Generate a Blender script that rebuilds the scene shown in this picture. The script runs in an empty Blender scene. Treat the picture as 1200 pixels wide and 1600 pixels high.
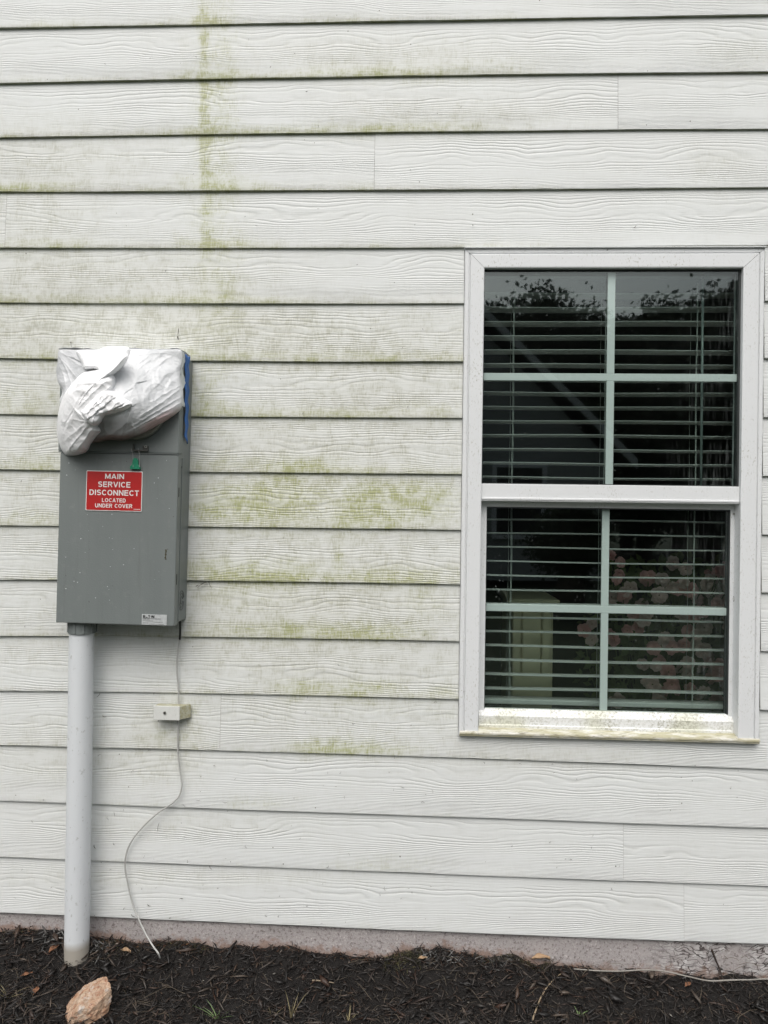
import bpy, bmesh, math, random
import numpy as np
from mathutils import Vector, Matrix, noise as mnoise

random.seed(7); rng = np.random.default_rng(11)
scene = bpy.context.scene
COL = scene.collection

# ---------------------------------------------------------------- camera
F_PX = 1109.0
CAM = np.array([0.0, -2.2262, 1.2927]); YAW, PITCH, ROLL = 0.044259, 0.004045, 0.013864
_F = np.array([-math.sin(YAW)*math.cos(PITCH), math.cos(YAW)*math.cos(PITCH), math.sin(PITCH)])
_r = np.cross(_F, [0, 0, 1]); _r /= np.linalg.norm(_r); _u = np.cross(_r, _F)
_R = math.cos(ROLL)*_r + math.sin(ROLL)*_u; _U = -math.sin(ROLL)*_r + math.cos(ROLL)*_u
cam_d = bpy.data.cameras.new('camera'); cam = bpy.data.objects.new('camera', cam_d); COL.objects.link(cam)
cam_d.sensor_fit = 'VERTICAL'; cam_d.sensor_height = 36.0; cam_d.lens = F_PX*36/1600
cam_d.clip_start = 0.05; cam_d.clip_end = 1000
M4 = Matrix(((_R[0], _U[0], -_F[0], CAM[0]), (_R[1], _U[1], -_F[1], CAM[1]), (_R[2], _U[2], -_F[2], CAM[2]), (0, 0, 0, 1)))
cam.matrix_world = M4
scene.camera = cam

# ---------------------------------------------------------------- sky, sun, exposure
SUN_EL, SUN_AZ = math.radians(54), math.radians(188)      # azimuth from +Y clockwise: behind the camera, a little left
world = bpy.data.worlds.new('World'); scene.world = world; world.use_nodes = True
nt = world.node_tree; nt.nodes.clear()
wo = nt.nodes.new('ShaderNodeOutputWorld'); bg = nt.nodes.new('ShaderNodeBackground')
sky = nt.nodes.new('ShaderNodeTexSky'); sky.sky_type = 'NISHITA'; sky.sun_disc = False
sky.sun_elevation = SUN_EL; sky.sun_rotation = SUN_AZ; sky.dust_density = 6; sky.air_density = 1.2; sky.ozone_density = 1.0
hs = nt.nodes.new('ShaderNodeHueSaturation'); hs.inputs['Saturation'].default_value = 0.36
tc = nt.nodes.new('ShaderNodeTexCoord'); cn = nt.nodes.new('ShaderNodeTexNoise')
cn.inputs['Scale'].default_value = 3.0; cn.inputs['Detail'].default_value = 5
cr = nt.nodes.new('ShaderNodeMapRange'); cr.inputs[1].default_value = .3; cr.inputs[2].default_value = .7; cr.inputs[3].default_value = .85; cr.inputs[4].default_value = 1.2
mx = nt.nodes.new('ShaderNodeMix'); mx.data_type = 'RGBA'; mx.blend_type = 'MULTIPLY'; mx.inputs[0].default_value = 1
nt.links.new(sky.outputs[0], hs.inputs['Color']); nt.links.new(tc.outputs['Generated'], cn.inputs['Vector'])
nt.links.new(cn.outputs['Fac'], cr.inputs[0]); nt.links.new(hs.outputs[0], mx.inputs[6]); nt.links.new(cr.outputs[0], mx.inputs[7])
nt.links.new(mx.outputs[2], bg.inputs[0]); nt.links.new(bg.outputs[0], wo.inputs[0])
bg.inputs[1].default_value = 0.15
sd = bpy.data.lights.new('sun', 'SUN'); sd.energy = 1.1; sd.angle = math.radians(60); sd.color = (1, .99, .98)
sun = bpy.data.objects.new('sun', sd); COL.objects.link(sun)
sdir = Vector((math.sin(SUN_AZ)*math.cos(SUN_EL), math.cos(SUN_AZ)*math.cos(SUN_EL), math.sin(SUN_EL)))
sun.rotation_euler = sdir.to_track_quat('Z', 'Y').to_euler(); sun.location = (-3, -6, 8)
scene.view_settings.view_transform = 'Standard'; scene.view_settings.look = 'None'
scene.view_settings.exposure = 0.08; scene.view_settings.gamma = 1
scene.render.engine = 'CYCLES'
scene.cycles.max_bounces = 10; scene.cycles.transparent_max_bounces = 12
scene.cycles.sample_clamp_indirect = 6

# ---------------------------------------------------------------- helpers
def P(px, py, Y=0.0):
    """point of the plane y=Y seen at (px, py) of the 1200x1600 picture grid"""
    d = _F + _R*(px-600)/F_PX + _U*(800-py)/F_PX
    return CAM + d*((Y-CAM[1])/d[1])
def PA(px, py, Y):
    px = np.asarray(px, float); py = np.asarray(py, float); Y = np.asarray(Y, float)
    d = _F[None] + _R[None]*((px-600)/F_PX)[:, None] + _U[None]*((800-py)/F_PX)[:, None]
    return CAM[None] + d*((Y-CAM[1])/d[:, 1])[:, None]
def proj(p):
    d = np.asarray(p)-CAM; f = d@_F
    return 600+F_PX*(d@_R)/f, 800-F_PX*(d@_U)/f
def ss(a, b, x):
    t = np.clip((x-a)/(b-a), 0, 1); return t*t*(3-2*t)
def _hash(ix, iy, s):
    n = (ix.astype(np.int64)*374761393 + iy.astype(np.int64)*668265263 + s*69069) & 0xffffffff
    n = ((n ^ (n >> 13))*1274126177) & 0xffffffff
    return ((n ^ (n >> 16)) & 0xffff)/65535.0
def vnoise(x, y, s=0):
    x = np.asarray(x, float); y = np.asarray(y, float)
    ix = np.floor(x); iy = np.floor(y); fx = x-ix; fy = y-iy
    fx = fx*fx*(3-2*fx); fy = fy*fy*(3-2*fy)
    a = _hash(ix, iy, s); b = _hash(ix+1, iy, s); c = _hash(ix, iy+1, s); d = _hash(ix+1, iy+1, s)
    return (a*(1-fx)+b*fx)*(1-fy)+(c*(1-fx)+d*fx)*fy
def fbm(x, y, s=0, o=4):
    t = 0; a = .5
    for k in range(o):
        t = t+a*vnoise(x*2**k+17*k, y*2**k-9*k, s+k); a *= .5
    return t/(1-.5**o)

def wloc(o):
    v = Vector((0, 0, 0))
    while o is not None:
        v = v+o.location; o = o.parent
    return np.array(v)
def mesh_obj(name, verts, faces, mat, parent=None, loc=None, smooth=False, uvs=None, attrs=None, bevel=0, auto=None):
    verts = np.asarray(verts, float).reshape(-1, 3)
    if parent is not None: off = wloc(parent); l = (0, 0, 0)
    else: off = np.array(loc if loc is not None else (0, 0, 0), float); l = off
    me = bpy.data.meshes.new(name)
    if isinstance(faces, np.ndarray):
        n = len(faces); k = faces.shape[1]
        me.vertices.add(len(verts)); me.vertices.foreach_set('co', (verts-off).ravel())
        me.loops.add(n*k); me.loops.foreach_set('vertex_index', faces.ravel().astype(np.int32))
        me.polygons.add(n); me.polygons.foreach_set('loop_start', (np.arange(n)*k).astype(np.int32))
        me.update(calc_edges=True)
    else:
        me.from_pydata([tuple(v) for v in (verts-off)], [], faces)
    me.validate()
    for m in (mat if isinstance(mat, (list, tuple)) else [mat]): me.materials.append(m)
    if uvs:
        li = np.empty(len(me.loops), np.int32); me.loops.foreach_get('vertex_index', li)
        for un, uv in uvs.items():
            L = me.uv_layers.new(name=un); L.data.foreach_set('uv', np.asarray(uv, float)[li].ravel())
    if attrs:
        for an, av in attrs.items():
            av = np.asarray(av, float)
            if av.ndim == 1:
                A = me.attributes.new(an, 'FLOAT', 'POINT'); A.data.foreach_set('value', av)
            else:
                A = me.attributes.new(an, 'FLOAT_COLOR', 'POINT'); A.data.foreach_set('color', np.c_[av, np.ones(len(av))].ravel())
    if smooth: me.polygons.foreach_set('use_smooth', [True]*len(me.polygons))
    o = bpy.data.objects.new(name, me); COL.objects.link(o); o.location = tuple(l)
    if parent is not None: o.parent = parent
    if bevel:
        b = o.modifiers.new('bevel', 'BEVEL'); b.width = bevel; b.segments = 2; b.limit_method = 'ANGLE'; b.angle_limit = math.radians(40)
    return o
def tag(o, label=None, cat=None, group=None, kind=None):
    if label: o['label'] = label
    if cat: o['category'] = cat
    if group: o['group'] = group
    if kind: o['kind'] = kind
    return o
def empty(name, loc, label=None, cat=None, group=None):
    o = bpy.data.objects.new(name, None); COL.objects.link(o); o.location = tuple(float(v) for v in loc); o.empty_display_size = .05
    return tag(o, label, cat, group)
class MB:
    def __init__(s): s.v = []; s.f = []
    def add(s, v, f):
        n = len(s.v); s.v += [tuple(map(float, q)) for q in v]; s.f += [tuple(i+n for i in q) for q in f]; return s
    def box(s, x0, x1, y0, y1, z0, z1):
        v = [(x, y, z) for z in (z0, z1) for y in (y0, y1) for x in (x0, x1)]
        return s.add(v, [(0, 2, 3, 1), (4, 5, 7, 6), (0, 1, 5, 4), (2, 6, 7, 3), (0, 4, 6, 2), (1, 3, 7, 5)])
    def prism(s, poly, axis_pts):
        """poly: list of offset 3-vectors; swept between the points of axis_pts"""
        k = len(poly); v = []
        for a in axis_pts: v += [tuple(np.array(a)+np.array(q)) for q in poly]
        f = [tuple(range(k))[::-1], tuple(range((len(axis_pts)-1)*k, len(axis_pts)*k))]
        for j in range(len(axis_pts)-1):
            for i in range(k):
                f.append((j*k+i, j*k+(i+1) % k, (j+1)*k+(i+1) % k, (j+1)*k+i))
        return s.add(v, f)
    def tube(s, pts, r, n=12, cap=True):
        pts = [Vector(p) for p in pts]; rr = r if hasattr(r, '__len__') else [r]*len(pts)
        v = []; up = None
        for i, p in enumerate(pts):
            t = (pts[min(i+1, len(pts)-1)]-pts[max(i-1, 0)]).normalized()
            if up is None:
                up = t.orthogonal().normalized()
            up = (up-t*up.dot(t)).normalized(); w = t.cross(up)
            for k in range(n):
                a = 2*math.pi*k/n; v.append(p+(up*math.cos(a)+w*math.sin(a))*rr[i])
        f = []
        for i in range(len(pts)-1):
            for k in range(n): f.append((i*n+k, i*n+(k+1) % n, (i+1)*n+(k+1) % n, (i+1)*n+k))
        if cap: f += [tuple(range(n))[::-1], tuple(range((len(pts)-1)*n, len(pts)*n))]
        return s.add(v, f)
    def build(s, name, mat, parent=None, loc=None, **k): return mesh_obj(name, s.v, s.f, mat, parent, loc, **k)
def spline(pts, n=8):
    pts = [np.array(p, float) for p in pts]; q = [2*pts[0]-pts[1]]+pts+[2*pts[-1]-pts[-2]]; out = []
    for i in range(1, len(q)-2):
        for k in range(n):
            t = k/n; a, b, c, d = q[i-1:i+3]
            out.append(.5*((2*b)+(-a+c)*t+(2*a-5*b+4*c-d)*t*t+(-a+3*b-3*c+d)*t**3))
    out.append(pts[-1]); return out
def closed_spline(pts, n=5):
    m = len(pts); pts = [np.array(p, float) for p in pts]; out = []
    for i in range(m):
        a, b, c, d = pts[i-1], pts[i], pts[(i+1) % m], pts[(i+2) % m]
        for k in range(n):
            t = k/n; out.append(.5*((2*b)+(-a+c)*t+(2*a-5*b+4*c-d)*t*t+(-a+3*b-3*c+d)*t**3))
    return np.array(out)

# ---------------------------------------------------------------- materials
class NT:
    def __init__(s, name):
        s.m = bpy.data.materials.new(name); s.m.use_nodes = True; s.t = s.m.node_tree
        s.b = s.t.nodes['Principled BSDF']; s.out = s.t.nodes['Material Output']
    def n(s, ty, **k):
        x = s.t.nodes.new('ShaderNode'+ty)
        for a, b in k.items(): setattr(x, a, b)
        return x
    def L(s, a, b): s.t.links.new(a, b)
    def setin(s, sock, v):
        if isinstance(v, bpy.types.NodeSocket): s.L(v, sock)
        elif v is not None: sock.default_value = v
    def math(s, op, a, b=None, c=None, clamp=False):
        x = s.n('Math', operation=op, use_clamp=clamp)
        for i, v in enumerate((a, b, c)): s.setin(x.inputs[i], v) if v is not None else None
        return x.outputs[0]
    def noise(s, vec, scale=1.0, detail=2.0, rough=.5, dist=0.0):
        x = s.n('TexNoise'); s.setin(x.inputs['Vector'], vec); x.inputs['Scale'].default_value = scale
        x.inputs['Detail'].default_value = detail; x.inputs['Roughness'].default_value = rough; x.inputs['Distortion'].default_value = dist
        return x.outputs['Fac']
    def voro(s, vec, scale, feature='F1', out='Distance'):
        x = s.n('TexVoronoi', feature=feature); s.setin(x.inputs['Vector'], vec); x.inputs['Scale'].default_value = scale
        return x.outputs[out]
    def mapr(s, v, a, b, c=0.0, d=1.0, smooth=False):
        x = s.n('MapRange', interpolation_type='SMOOTHSTEP' if smooth else 'LINEAR'); s.setin(x.inputs[0], v)
        for i, q in enumerate((a, b, c, d)): s.setin(x.inputs[i+1], q)
        return x.outputs[0]
    def mix(s, f, a, b, mode='MIX'):
        x = s.n('Mix', data_type='RGBA', blend_type=mode); s.setin(x.inputs[0], f)
        s.setin(x.inputs[6], a if isinstance(a, bpy.types.NodeSocket) else (*a, 1)); s.setin(x.inputs[7], b if isinstance(b, bpy.types.NodeSocket) else (*b, 1))
        return x.outputs[2]
    def vmul(s, v, k):
        x = s.n('VectorMath', operation='MULTIPLY'); s.L(v, x.inputs[0]); x.inputs[1].default_value = k; return x.outputs[0]
    def vadd(s, v, k):
        x = s.n('VectorMath', operation='ADD'); s.L(v, x.inputs[0]); s.setin(x.inputs[1], k); return x.outputs[0]
    def comb(s, a, b, c=0.0):
        x = s.n('CombineXYZ')
        for i, v in enumerate((a, b, c)): s.setin(x.inputs[i], v)
        return x.outputs[0]
    def sep(s, v): x = s.n('SeparateXYZ'); s.L(v, x.inputs[0]); return x.outputs
    def pos(s): return s.n('NewGeometry').outputs['Position']
    def attr(s, name, out='Fac'): x = s.n('Attribute'); x.attribute_name = name; return x.outputs[out]
    def bump(s, h, dist, strength=1.0, normal=None):
        x = s.n('Bump'); s.L(h, x.inputs['Height']); x.inputs['Distance'].default_value = dist; x.inputs['Strength'].default_value = strength
        if normal is not None: s.L(normal, x.inputs['Normal'])
        return x.outputs[0]
    def fin(s, col=None, rough=None, normal=None, metal=None, spec=None):
        if col is not None: s.setin(s.b.inputs['Base Color'], col if isinstance(col, bpy.types.NodeSocket) else (*col, 1))
        if rough is not None: s.setin(s.b.inputs['Roughness'], rough)
        if normal is not None: s.L(normal, s.b.inputs['Normal'])
        if metal is not None: s.b.inputs['Metallic'].default_value = metal
        if spec is not None: s.b.inputs['Specular IOR Level'].default_value = spec
        return s.m
def plain(name, col, rough=.6, var=.12, scale=20, bump=0.0, bscale=60, metal=0):
    m = NT(name); p = m.pos(); f = m.noise(p, scale, 4)
    c = m.mix(f, tuple(v*(1-var) for v in col), tuple(min(1, v*(1+var)) for v in col))
    n = m.bump(m.noise(p, bscale, 3), bump) if bump else None
    return m.fin(c, rough, n, metal)

def mat_siding():
    m = NT('painted_fibre_cement')
    uv = m.n('UVMap'); uv.uv_map = 'grain'; g = m.sep(uv.outputs[0]); u, t = g[0], g[1]    # u metres + board offset, t = height in board + board number*3
    ti = m.math('FRACT', t)
    w = m.math('MULTIPLY_ADD', ti, 2.0, m.math('MULTIPLY_ADD', m.attr('bshift'), 1.0, -1.0))
    aw = m.math('ABSOLUTE', w)
    n1 = m.noise(m.comb(m.math('MULTIPLY', u, 3.0), m.math('MULTIPLY', t, 1.15)), 1.0, 1.0, .4)
    n2 = m.noise(m.comb(m.math('MULTIPLY', u, 14.0), m.math('MULTIPLY', t, 5.0)), 1.0, 1.0, .4)
    F = m.math('MULTIPLY', w, m.math('MULTIPLY_ADD', aw, 8.0, 3.6))
    amp = m.mapr(aw, 0.0, 1.1, 8.5, 2.2)
    F = m.math('ADD', F, m.math('MULTIPLY', n1, amp)); F = m.math('MULTIPLY_ADD', n2, 0.9, F)
    s = m.math('SINE', m.math('MULTIPLY', F, 6.2832))
    s = m.math('POWER', m.math('MULTIPLY_ADD', s, .5, .5), 2.6)
    am = m.mapr(m.noise(m.comb(m.math('MULTIPLY', u, 2.2), m.math('MULTIPLY', t, 4.3)), 1, 2), .36, .62, .12, 1.0)
    am = m.math('MULTIPLY', am, m.mapr(ti, .80, .97, 1.0, .25))
    groove = m.math('MULTIPLY', s, am)
    fine = m.noise(m.comb(m.math('MULTIPLY', u, 16.0), m.math('MULTIPLY', t, 42.0)), 1, 3, .6)
    h = m.math('ADD', m.math('MULTIPLY', groove, -1.0), m.math('MULTIPLY', fine, .55))
    nb = m.bump(h, .00088, 1.0)
    p = m.pos(); ps = m.sep(p)
    # colour: paint, faint overall grime, algae from the stain attribute broken up by a woven pattern
    big = m.noise(p, 2.2, 5, .6)
    base = m.mix(m.mapr(big, .35, .7), (.700, .722, .716), (.672, .688, .678))
    tick = m.noise(m.comb(m.math('MULTIPLY', ps[0], 190.0), m.math('MULTIPLY', ps[2], 34.0)), 1, 2, .6)
    rowl = m.noise(m.comb(m.math('MULTIPLY', ps[0], 20.0), m.math('MULTIPLY', ps[2], 230.0)), 1, 2, .6)
    weave = m.math('MULTIPLY', m.mapr(tick, .34, .65, .25, 1.25), m.mapr(rowl, .32, .62, .3, 1.25))
    blot = m.mapr(m.noise(p, 19, 6, .72), .40, .62, .05, 1.3)
    st = m.attr('stain'); gr = m.attr('grime')
    a1 = m.math('MULTIPLY', m.math('MULTIPLY', st, weave), blot, clamp=True)
    a1 = m.math('ADD', a1, m.math('MULTIPLY', m.math('POWER', st, 2.0), .14), clamp=True)
    gcol = m.mix(m.noise(p, 5, 2), (.30, .33, .10), (.38, .38, .20))
    g1 = m.math('MULTIPLY', m.math('MULTIPLY', gr, weave), blot, clamp=True)
    c = m.mix(m.math('MULTIPLY', gr, .35, clamp=True), base, (.60, .595, .50))
    c = m.mix(m.math('MULTIPLY', g1, .62), c, (.36, .36, .27))
    c = m.mix(m.math('MULTIPLY', st, .16, clamp=True), c, (.56, .58, .40)); c = m.mix(m.math('MULTIPLY', a1, .78), c, gcol)
    # grooves of the embossed grain tinted darker, more so where grime is high
    c = m.mix(m.math('MULTIPLY', groove, m.math('MULTIPLY_ADD', gr, .24, .07)), c, (.42, .42, .36))
    # specks
    v = m.n('TexVoronoi'); m.L(p, v.inputs['Vector']); v.inputs['Scale'].default_value = 30
    sp = m.math('LESS_THAN', v.outputs['Distance'], m.math('MULTIPLY', m.math('POWER', m.sep(v.outputs['Color'])[0], 5.0), .075))
    c = m.mix(m.math('MULTIPLY', sp, .8), c, (.10, .095, .06))
    edge = m.attr('edge')
    c = m.mix(m.math('MULTIPLY', edge, m.mapr(m.noise(p, 9, 4), .3, .6, .35, 1.0), clamp=True), c, (.17, .18, .06))
    return m.fin(c, .55, nb, spec=.35)
def mat_foundation():
    m = NT('painted_foundation'); p = m.pos(); ps = m.sep(p)
    n = m.noise(p, 110, 6, .8); b = m.noise(p, 9, 5, .7)
    c = m.mix(b, (.45, .415, .405), (.39, .362, .355)); c = m.mix(m.mapr(n, .52, .62), c, (.19, .16, .15)); c = m.mix(m.mapr(m.noise(p, 150, 3, .7), .60, .68), c, (.62, .58, .56))
    wv = m.vadd(p, m.vmul(m.n('TexNoise').outputs['Color'], (.0, .0, .0)))
    cx = m.voro(m.vadd(m.vmul(p, (.6, 1, 1.9)), m.comb(m.math('MULTIPLY', m.noise(p, 20, 3), .06), 0.0, m.math('MULTIPLY', m.noise(p, 24, 3), .08))), 46, 'DISTANCE_TO_EDGE')
    crk = m.math('LESS_THAN', cx, m.math('MULTIPLY', m.noise(p, 25, 3), .12))
    msk = m.math('MULTIPLY', m.mapr(ps[0], .72, .86), m.mapr(m.noise(p, 9, 2), .40, .5))
    crk = m.math('MULTIPLY', crk, msk)
    c = m.mix(m.math('MULTIPLY', msk, m.mapr(m.noise(p, 55, 3), .45, .55)), c, (.58, .56, .55)); c = m.mix(crk, c, (.10, .085, .08))
    clay = m.mapr(m.math('ADD', m.attr('low'), m.math('MULTIPLY', m.math('SUBTRACT', m.noise(p, 30, 6, .7), .5), 2.2)), .55, 1.0)
    c = m.mix(m.math('MULTIPLY', clay, .55), c, (.25, .12, .06))
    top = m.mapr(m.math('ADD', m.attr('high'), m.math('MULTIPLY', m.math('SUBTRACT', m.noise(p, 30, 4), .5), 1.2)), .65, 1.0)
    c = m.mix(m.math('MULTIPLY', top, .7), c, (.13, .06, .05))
    hgt = m.math('ADD', m.math('MULTIPLY', n, 1.0), m.math('MULTIPLY', crk, -2.5))
    return m.fin(c, .85, m.bump(hgt, .004, 1))
def mat_vinyl(name, col=(.715, .73, .735), dirt=.5, sill=False):
    m = NT(name); p = m.pos(); ps = m.sep(p)
    c = m.mix(m.noise(p, 6, 4), tuple(v*.97 for v in col), col)
    n = m.noise(m.vmul(p, (1, 1, .45)), 230, 3, .65); pt = m.noise(p, 7, 5, .7)
    f = m.math('MULTIPLY', m.mapr(n, .57, .70), m.mapr(pt, .42, .62))
    if name.startswith('speckled'):
        f = m.math('MULTIPLY', m.mapr(m.noise(p, 150, 4, .7), .47, .62), m.mapr(m.noise(p, 7, 4, .6), .28, .52))
        c = m.mix(m.math('MULTIPLY', m.mapr(m.noise(m.vmul(p, (5, 5, 9)), 1, 3), .45, .6), .55), c, (.55, .55, .40))
    c = m.mix(m.math('MULTIPLY', f, dirt), c, (.30, .29, .22))
    if sill:
        f2 = m.mapr(m.noise(m.vmul(p, (14, 60, 60)), 1, 5, .65), .34, .56)
        c = m.mix(m.math('MULTIPLY', f2, .8), c, (.36, .33, .18))
        f3 = m.mapr(m.noise(m.vmul(p, (40, 200, 200)), 1, 3, .6), .56, .68)
        c = m.mix(m.math('MULTIPLY', f3, .75), c, (.17, .15, .09))
    return m.fin(c, .42, m.bump(m.noise(m.vmul(p, (1, 1, 1)), 40, 2), .0004), spec=.4)
def mat_glass(name, tint=(.76, .82, .80), k=2.0, wave=.00035, wet=True):
    m = NT(name); t = m.t; t.nodes.remove(m.b); p = m.pos(); ps = m.sep(p)
    tr = m.n('BsdfTransparent'); tr.inputs[0].default_value = (*tint, 1)
    gl = m.n('BsdfGlossy'); gl.inputs['Roughness'].default_value = .009 if wet else .03; gl.inputs['Color'].default_value = (.93, 1, .985, 1)
    m.L(m.bump(m.noise(p, 2.3, 1), wave*1.2), gl.inputs['Normal'])
    lw = m.n('LayerWeight'); lw.inputs['Blend'].default_value = .5
    f = m.math('MULTIPLY', m.math('MULTIPLY_ADD', m.math('POWER', lw.outputs['Facing'], 5.0), .96, .04), k, clamp=True)
    a = m.n('MixShader'); m.L(f, a.inputs[0]); m.L(tr.outputs[0], a.inputs[1]); m.L(gl.outputs[0], a.inputs[2])
    last = a.outputs[0]
    if wet:
        df = m.n('BsdfDiffuse'); df.inputs[0].default_value = (.62, .68, .67, 1)
        run = m.noise(m.comb(m.math('MULTIPLY', ps[0], 130.0), 0.0, m.math('MULTIPLY', ps[2], 9.0)), 1, 3, .6)
        reg = m.math('MULTIPLY', m.mapr(ps[0], .70, .95), m.mapr(m.noise(p, 6, 3), .42, .62))
        drops = m.voro(p, 75); dr = m.math('LESS_THAN', drops, .16)
        spk = m.math('MULTIPLY', dr, m.mapr(m.noise(p, 11, 2), .56, .66))
        ww = m.math('MULTIPLY', m.math('MULTIPLY', m.mapr(run, .50, .68), reg), .08)
        dust = m.mapr(m.noise(p, 3, 4), .3, .8, .0, .004)
        ww = m.math('ADD', m.math('ADD', ww, m.math('MULTIPLY', spk, .16)), dust, clamp=True)
        b2 = m.n('MixShader'); m.L(ww, b2.inputs[0]); m.L(last, b2.inputs[1]); m.L(df.outputs[0], b2.inputs[2]); last = b2.outputs[0]
    m.L(last, m.out.inputs[0]); return m.m
def mat_cabinet():
    m = NT('grey_enamel'); p = m.pos()
    b = m.noise(m.vmul(p, (16, 16, 1.6)), 1, 4)
    c = m.mix(b, (.150, .170, .168), (.192, .212, .206)); c = m.mix(m.math('MULTIPLY', m.mapr(m.noise(m.vmul(p, (60, 60, 3)), 1, 4, .6), .55, .75), .22), c, (.10, .105, .10))
    c = m.mix(m.math('MULTIPLY', m.mapr(m.noise(p, 40, 4, .7), .58, .75), .35), c, (.25, .26, .25))
    v = m.n('TexVoronoi'); m.L(p, v.inputs['Vector']); v.inputs['Scale'].default_value = 55
    sp = m.math('LESS_THAN', v.outputs['Distance'], m.math('MULTIPLY', m.math('POWER', m.sep(v.outputs['Color'])[0], 6.0), .12))
    c = m.mix(m.math('MULTIPLY', sp, .8), c, (.07, .07, .065))
    r = m.mapr(m.noise(p, 12, 3), .3, .7, .35, .5)
    return m.fin(c, r, m.bump(m.noise(p, 300, 2), .0003), spec=.5)
def mat_pvc():
    m = NT('grey_pvc'); p = m.pos(); ps = m.sep(p)
    c = m.mix(m.noise(m.vmul(p, (20, 20, 3)), 1, 4), (.61, .64, .66), (.69, .71, .72))
    f = m.mapr(m.noise(m.vmul(p, (70, 70, 45)), 1, 3, .7), .62, .7)
    c = m.mix(m.math('MULTIPLY', f, .45), c, (.28, .28, .25))
    lo = m.mapr(m.math('ADD', ps[2], m.math('MULTIPLY', m.noise(p, 18, 3), .02)), -.045, -.02, 1.0, 0.0)
    c = m.mix(m.math('MULTIPLY', lo, .8), c, (.30, .26, .20))
    return m.fin(c, .5, m.bump(m.noise(p, 90, 2), .0004))
def mat_bag():
    m = NT('thin_plastic_film'); p = m.pos()
    c = m.attr('film', 'Color')

    nz = m.n('TexNoise'); m.L(p, nz.inputs['Vector']); nz.inputs['Scale'].default_value = 22; nz.inputs['Detail'].default_value = 2
    wp = m.vadd(p, m.vmul(nz.outputs['Color'], (.05, .05, .05)))
    hh = m.math('ADD', m.math('MULTIPLY', m.voro(m.vmul(wp, (1, 1, .6)), 22), 1.0), m.math('MULTIPLY', m.voro(wp, 64), .22))
    m.fin(c, .45, m.bump(hh, .0060, .7), spec=.45)
    tl = m.n('BsdfTranslucent'); m.L(c, tl.inputs[0])
    mixn = m.n('MixShader'); mixn.inputs[0].default_value = .06
    m.L(m.b.outputs[0], mixn.inputs[1]); m.L(tl.outputs[0], mixn.inputs[2]); m.L(mixn.outputs[0], m.out.inputs[0])
    return m.m
def mat_rock():
    m = NT('tan_quartz_rock'); p = m.pos()
    c = m.mix(m.mapr(m.noise(p, 22, 6, .7), .35, .65), (.42, .24, .14), (.56, .43, .32))
    c = m.mix(m.mapr(m.noise(p, 60, 5, .7, 1.0), .5, .66), c, (.30, .13, .07))
    c = m.mix(m.mapr(m.noise(p, 35, 5, .7), .56, .7), c, (.62, .56, .50))
    h = m.math('ADD', m.noise(p, 45, 8, .75), m.math('MULTIPLY', m.voro(p, 60), .6))
    return m.fin(c, .75, m.bump(h, .010, 1))
def mat_chips(name, attr='tone'):
    m = NT(name); c = m.attr(attr, 'Color'); p = m.pos()
    c2 = m.mix(m.noise(p, 180, 2), c, m.mix(.5, c, (.015, .012, .010)))
    return m.fin(c2, .48, m.bump(m.noise(p, 400, 2), .001), spec=.55)
def mat_soil(name, a, b, scale=60):
    m = NT(name); p = m.pos()
    return m.fin(m.mix(m.noise(p, scale, 6, .7), a, b), .9, m.bump(m.noise(p, scale*1.5, 6, .7), .012, 1))

S_ = mat_siding(); FND = mat_foundation(); VIN = mat_vinyl('white_vinyl', dirt=.85); SIL = mat_vinyl('weathered_vinyl_sill', (.72, .71, .66), .8, True); RAIL = mat_vinyl('speckled_vinyl_rail', (.76, .77, .76), .85)
G1 = mat_glass('outer_glass'); G2 = mat_glass('inner_glass', k=1.6, wet=False)
CAB = mat_cabinet(); PVC = mat_pvc(); BAG = mat_bag(); ROCK = mat_rock(); CHIP = mat_chips('bark_shreds')
MUN = plain('muntin_bar', (.70, .74, .73), .5, .03); BLD = plain('blind_slat_white', (.64, .61, .60), .45, .04)
CORD = plain('blind_cord', (.6, .6, .57), .8, .05); GASK = plain('dark_gasket', (.03, .035, .035), .5)
TAPE = plain('blue_masking_tape', (.035, .135, .40), .6, .25, 30, .001, 120)
RED = plain('red_sign_vinyl', (.44, .014, .014), .35, .08, 60); WHT = plain('sign_white', (.78, .78, .76), .45, .05)
BLK = plain('black_ink', (.02, .02, .02), .5); LBL = plain('foil_label', (.46, .48, .48), .35, .25, 90)
STEEL = plain('dull_zinc', (.35, .35, .32), .4, .2, 50, metal=.6)
DRK = plain('dark_void', (.012, .012, .011), .8)
WIRE = plain('white_cable_jacket', (.42, .42, .40), .45, .1, 40); BWIRE = plain('black_cable_sleeve', (.025, .025, .025), .5)
ROOM = plain('room_paint', (.035, .035, .032), .9, .1, 3); CREAM = plain('cream_paint', (.82, .74, .52), .5, .06, 10)

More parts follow.
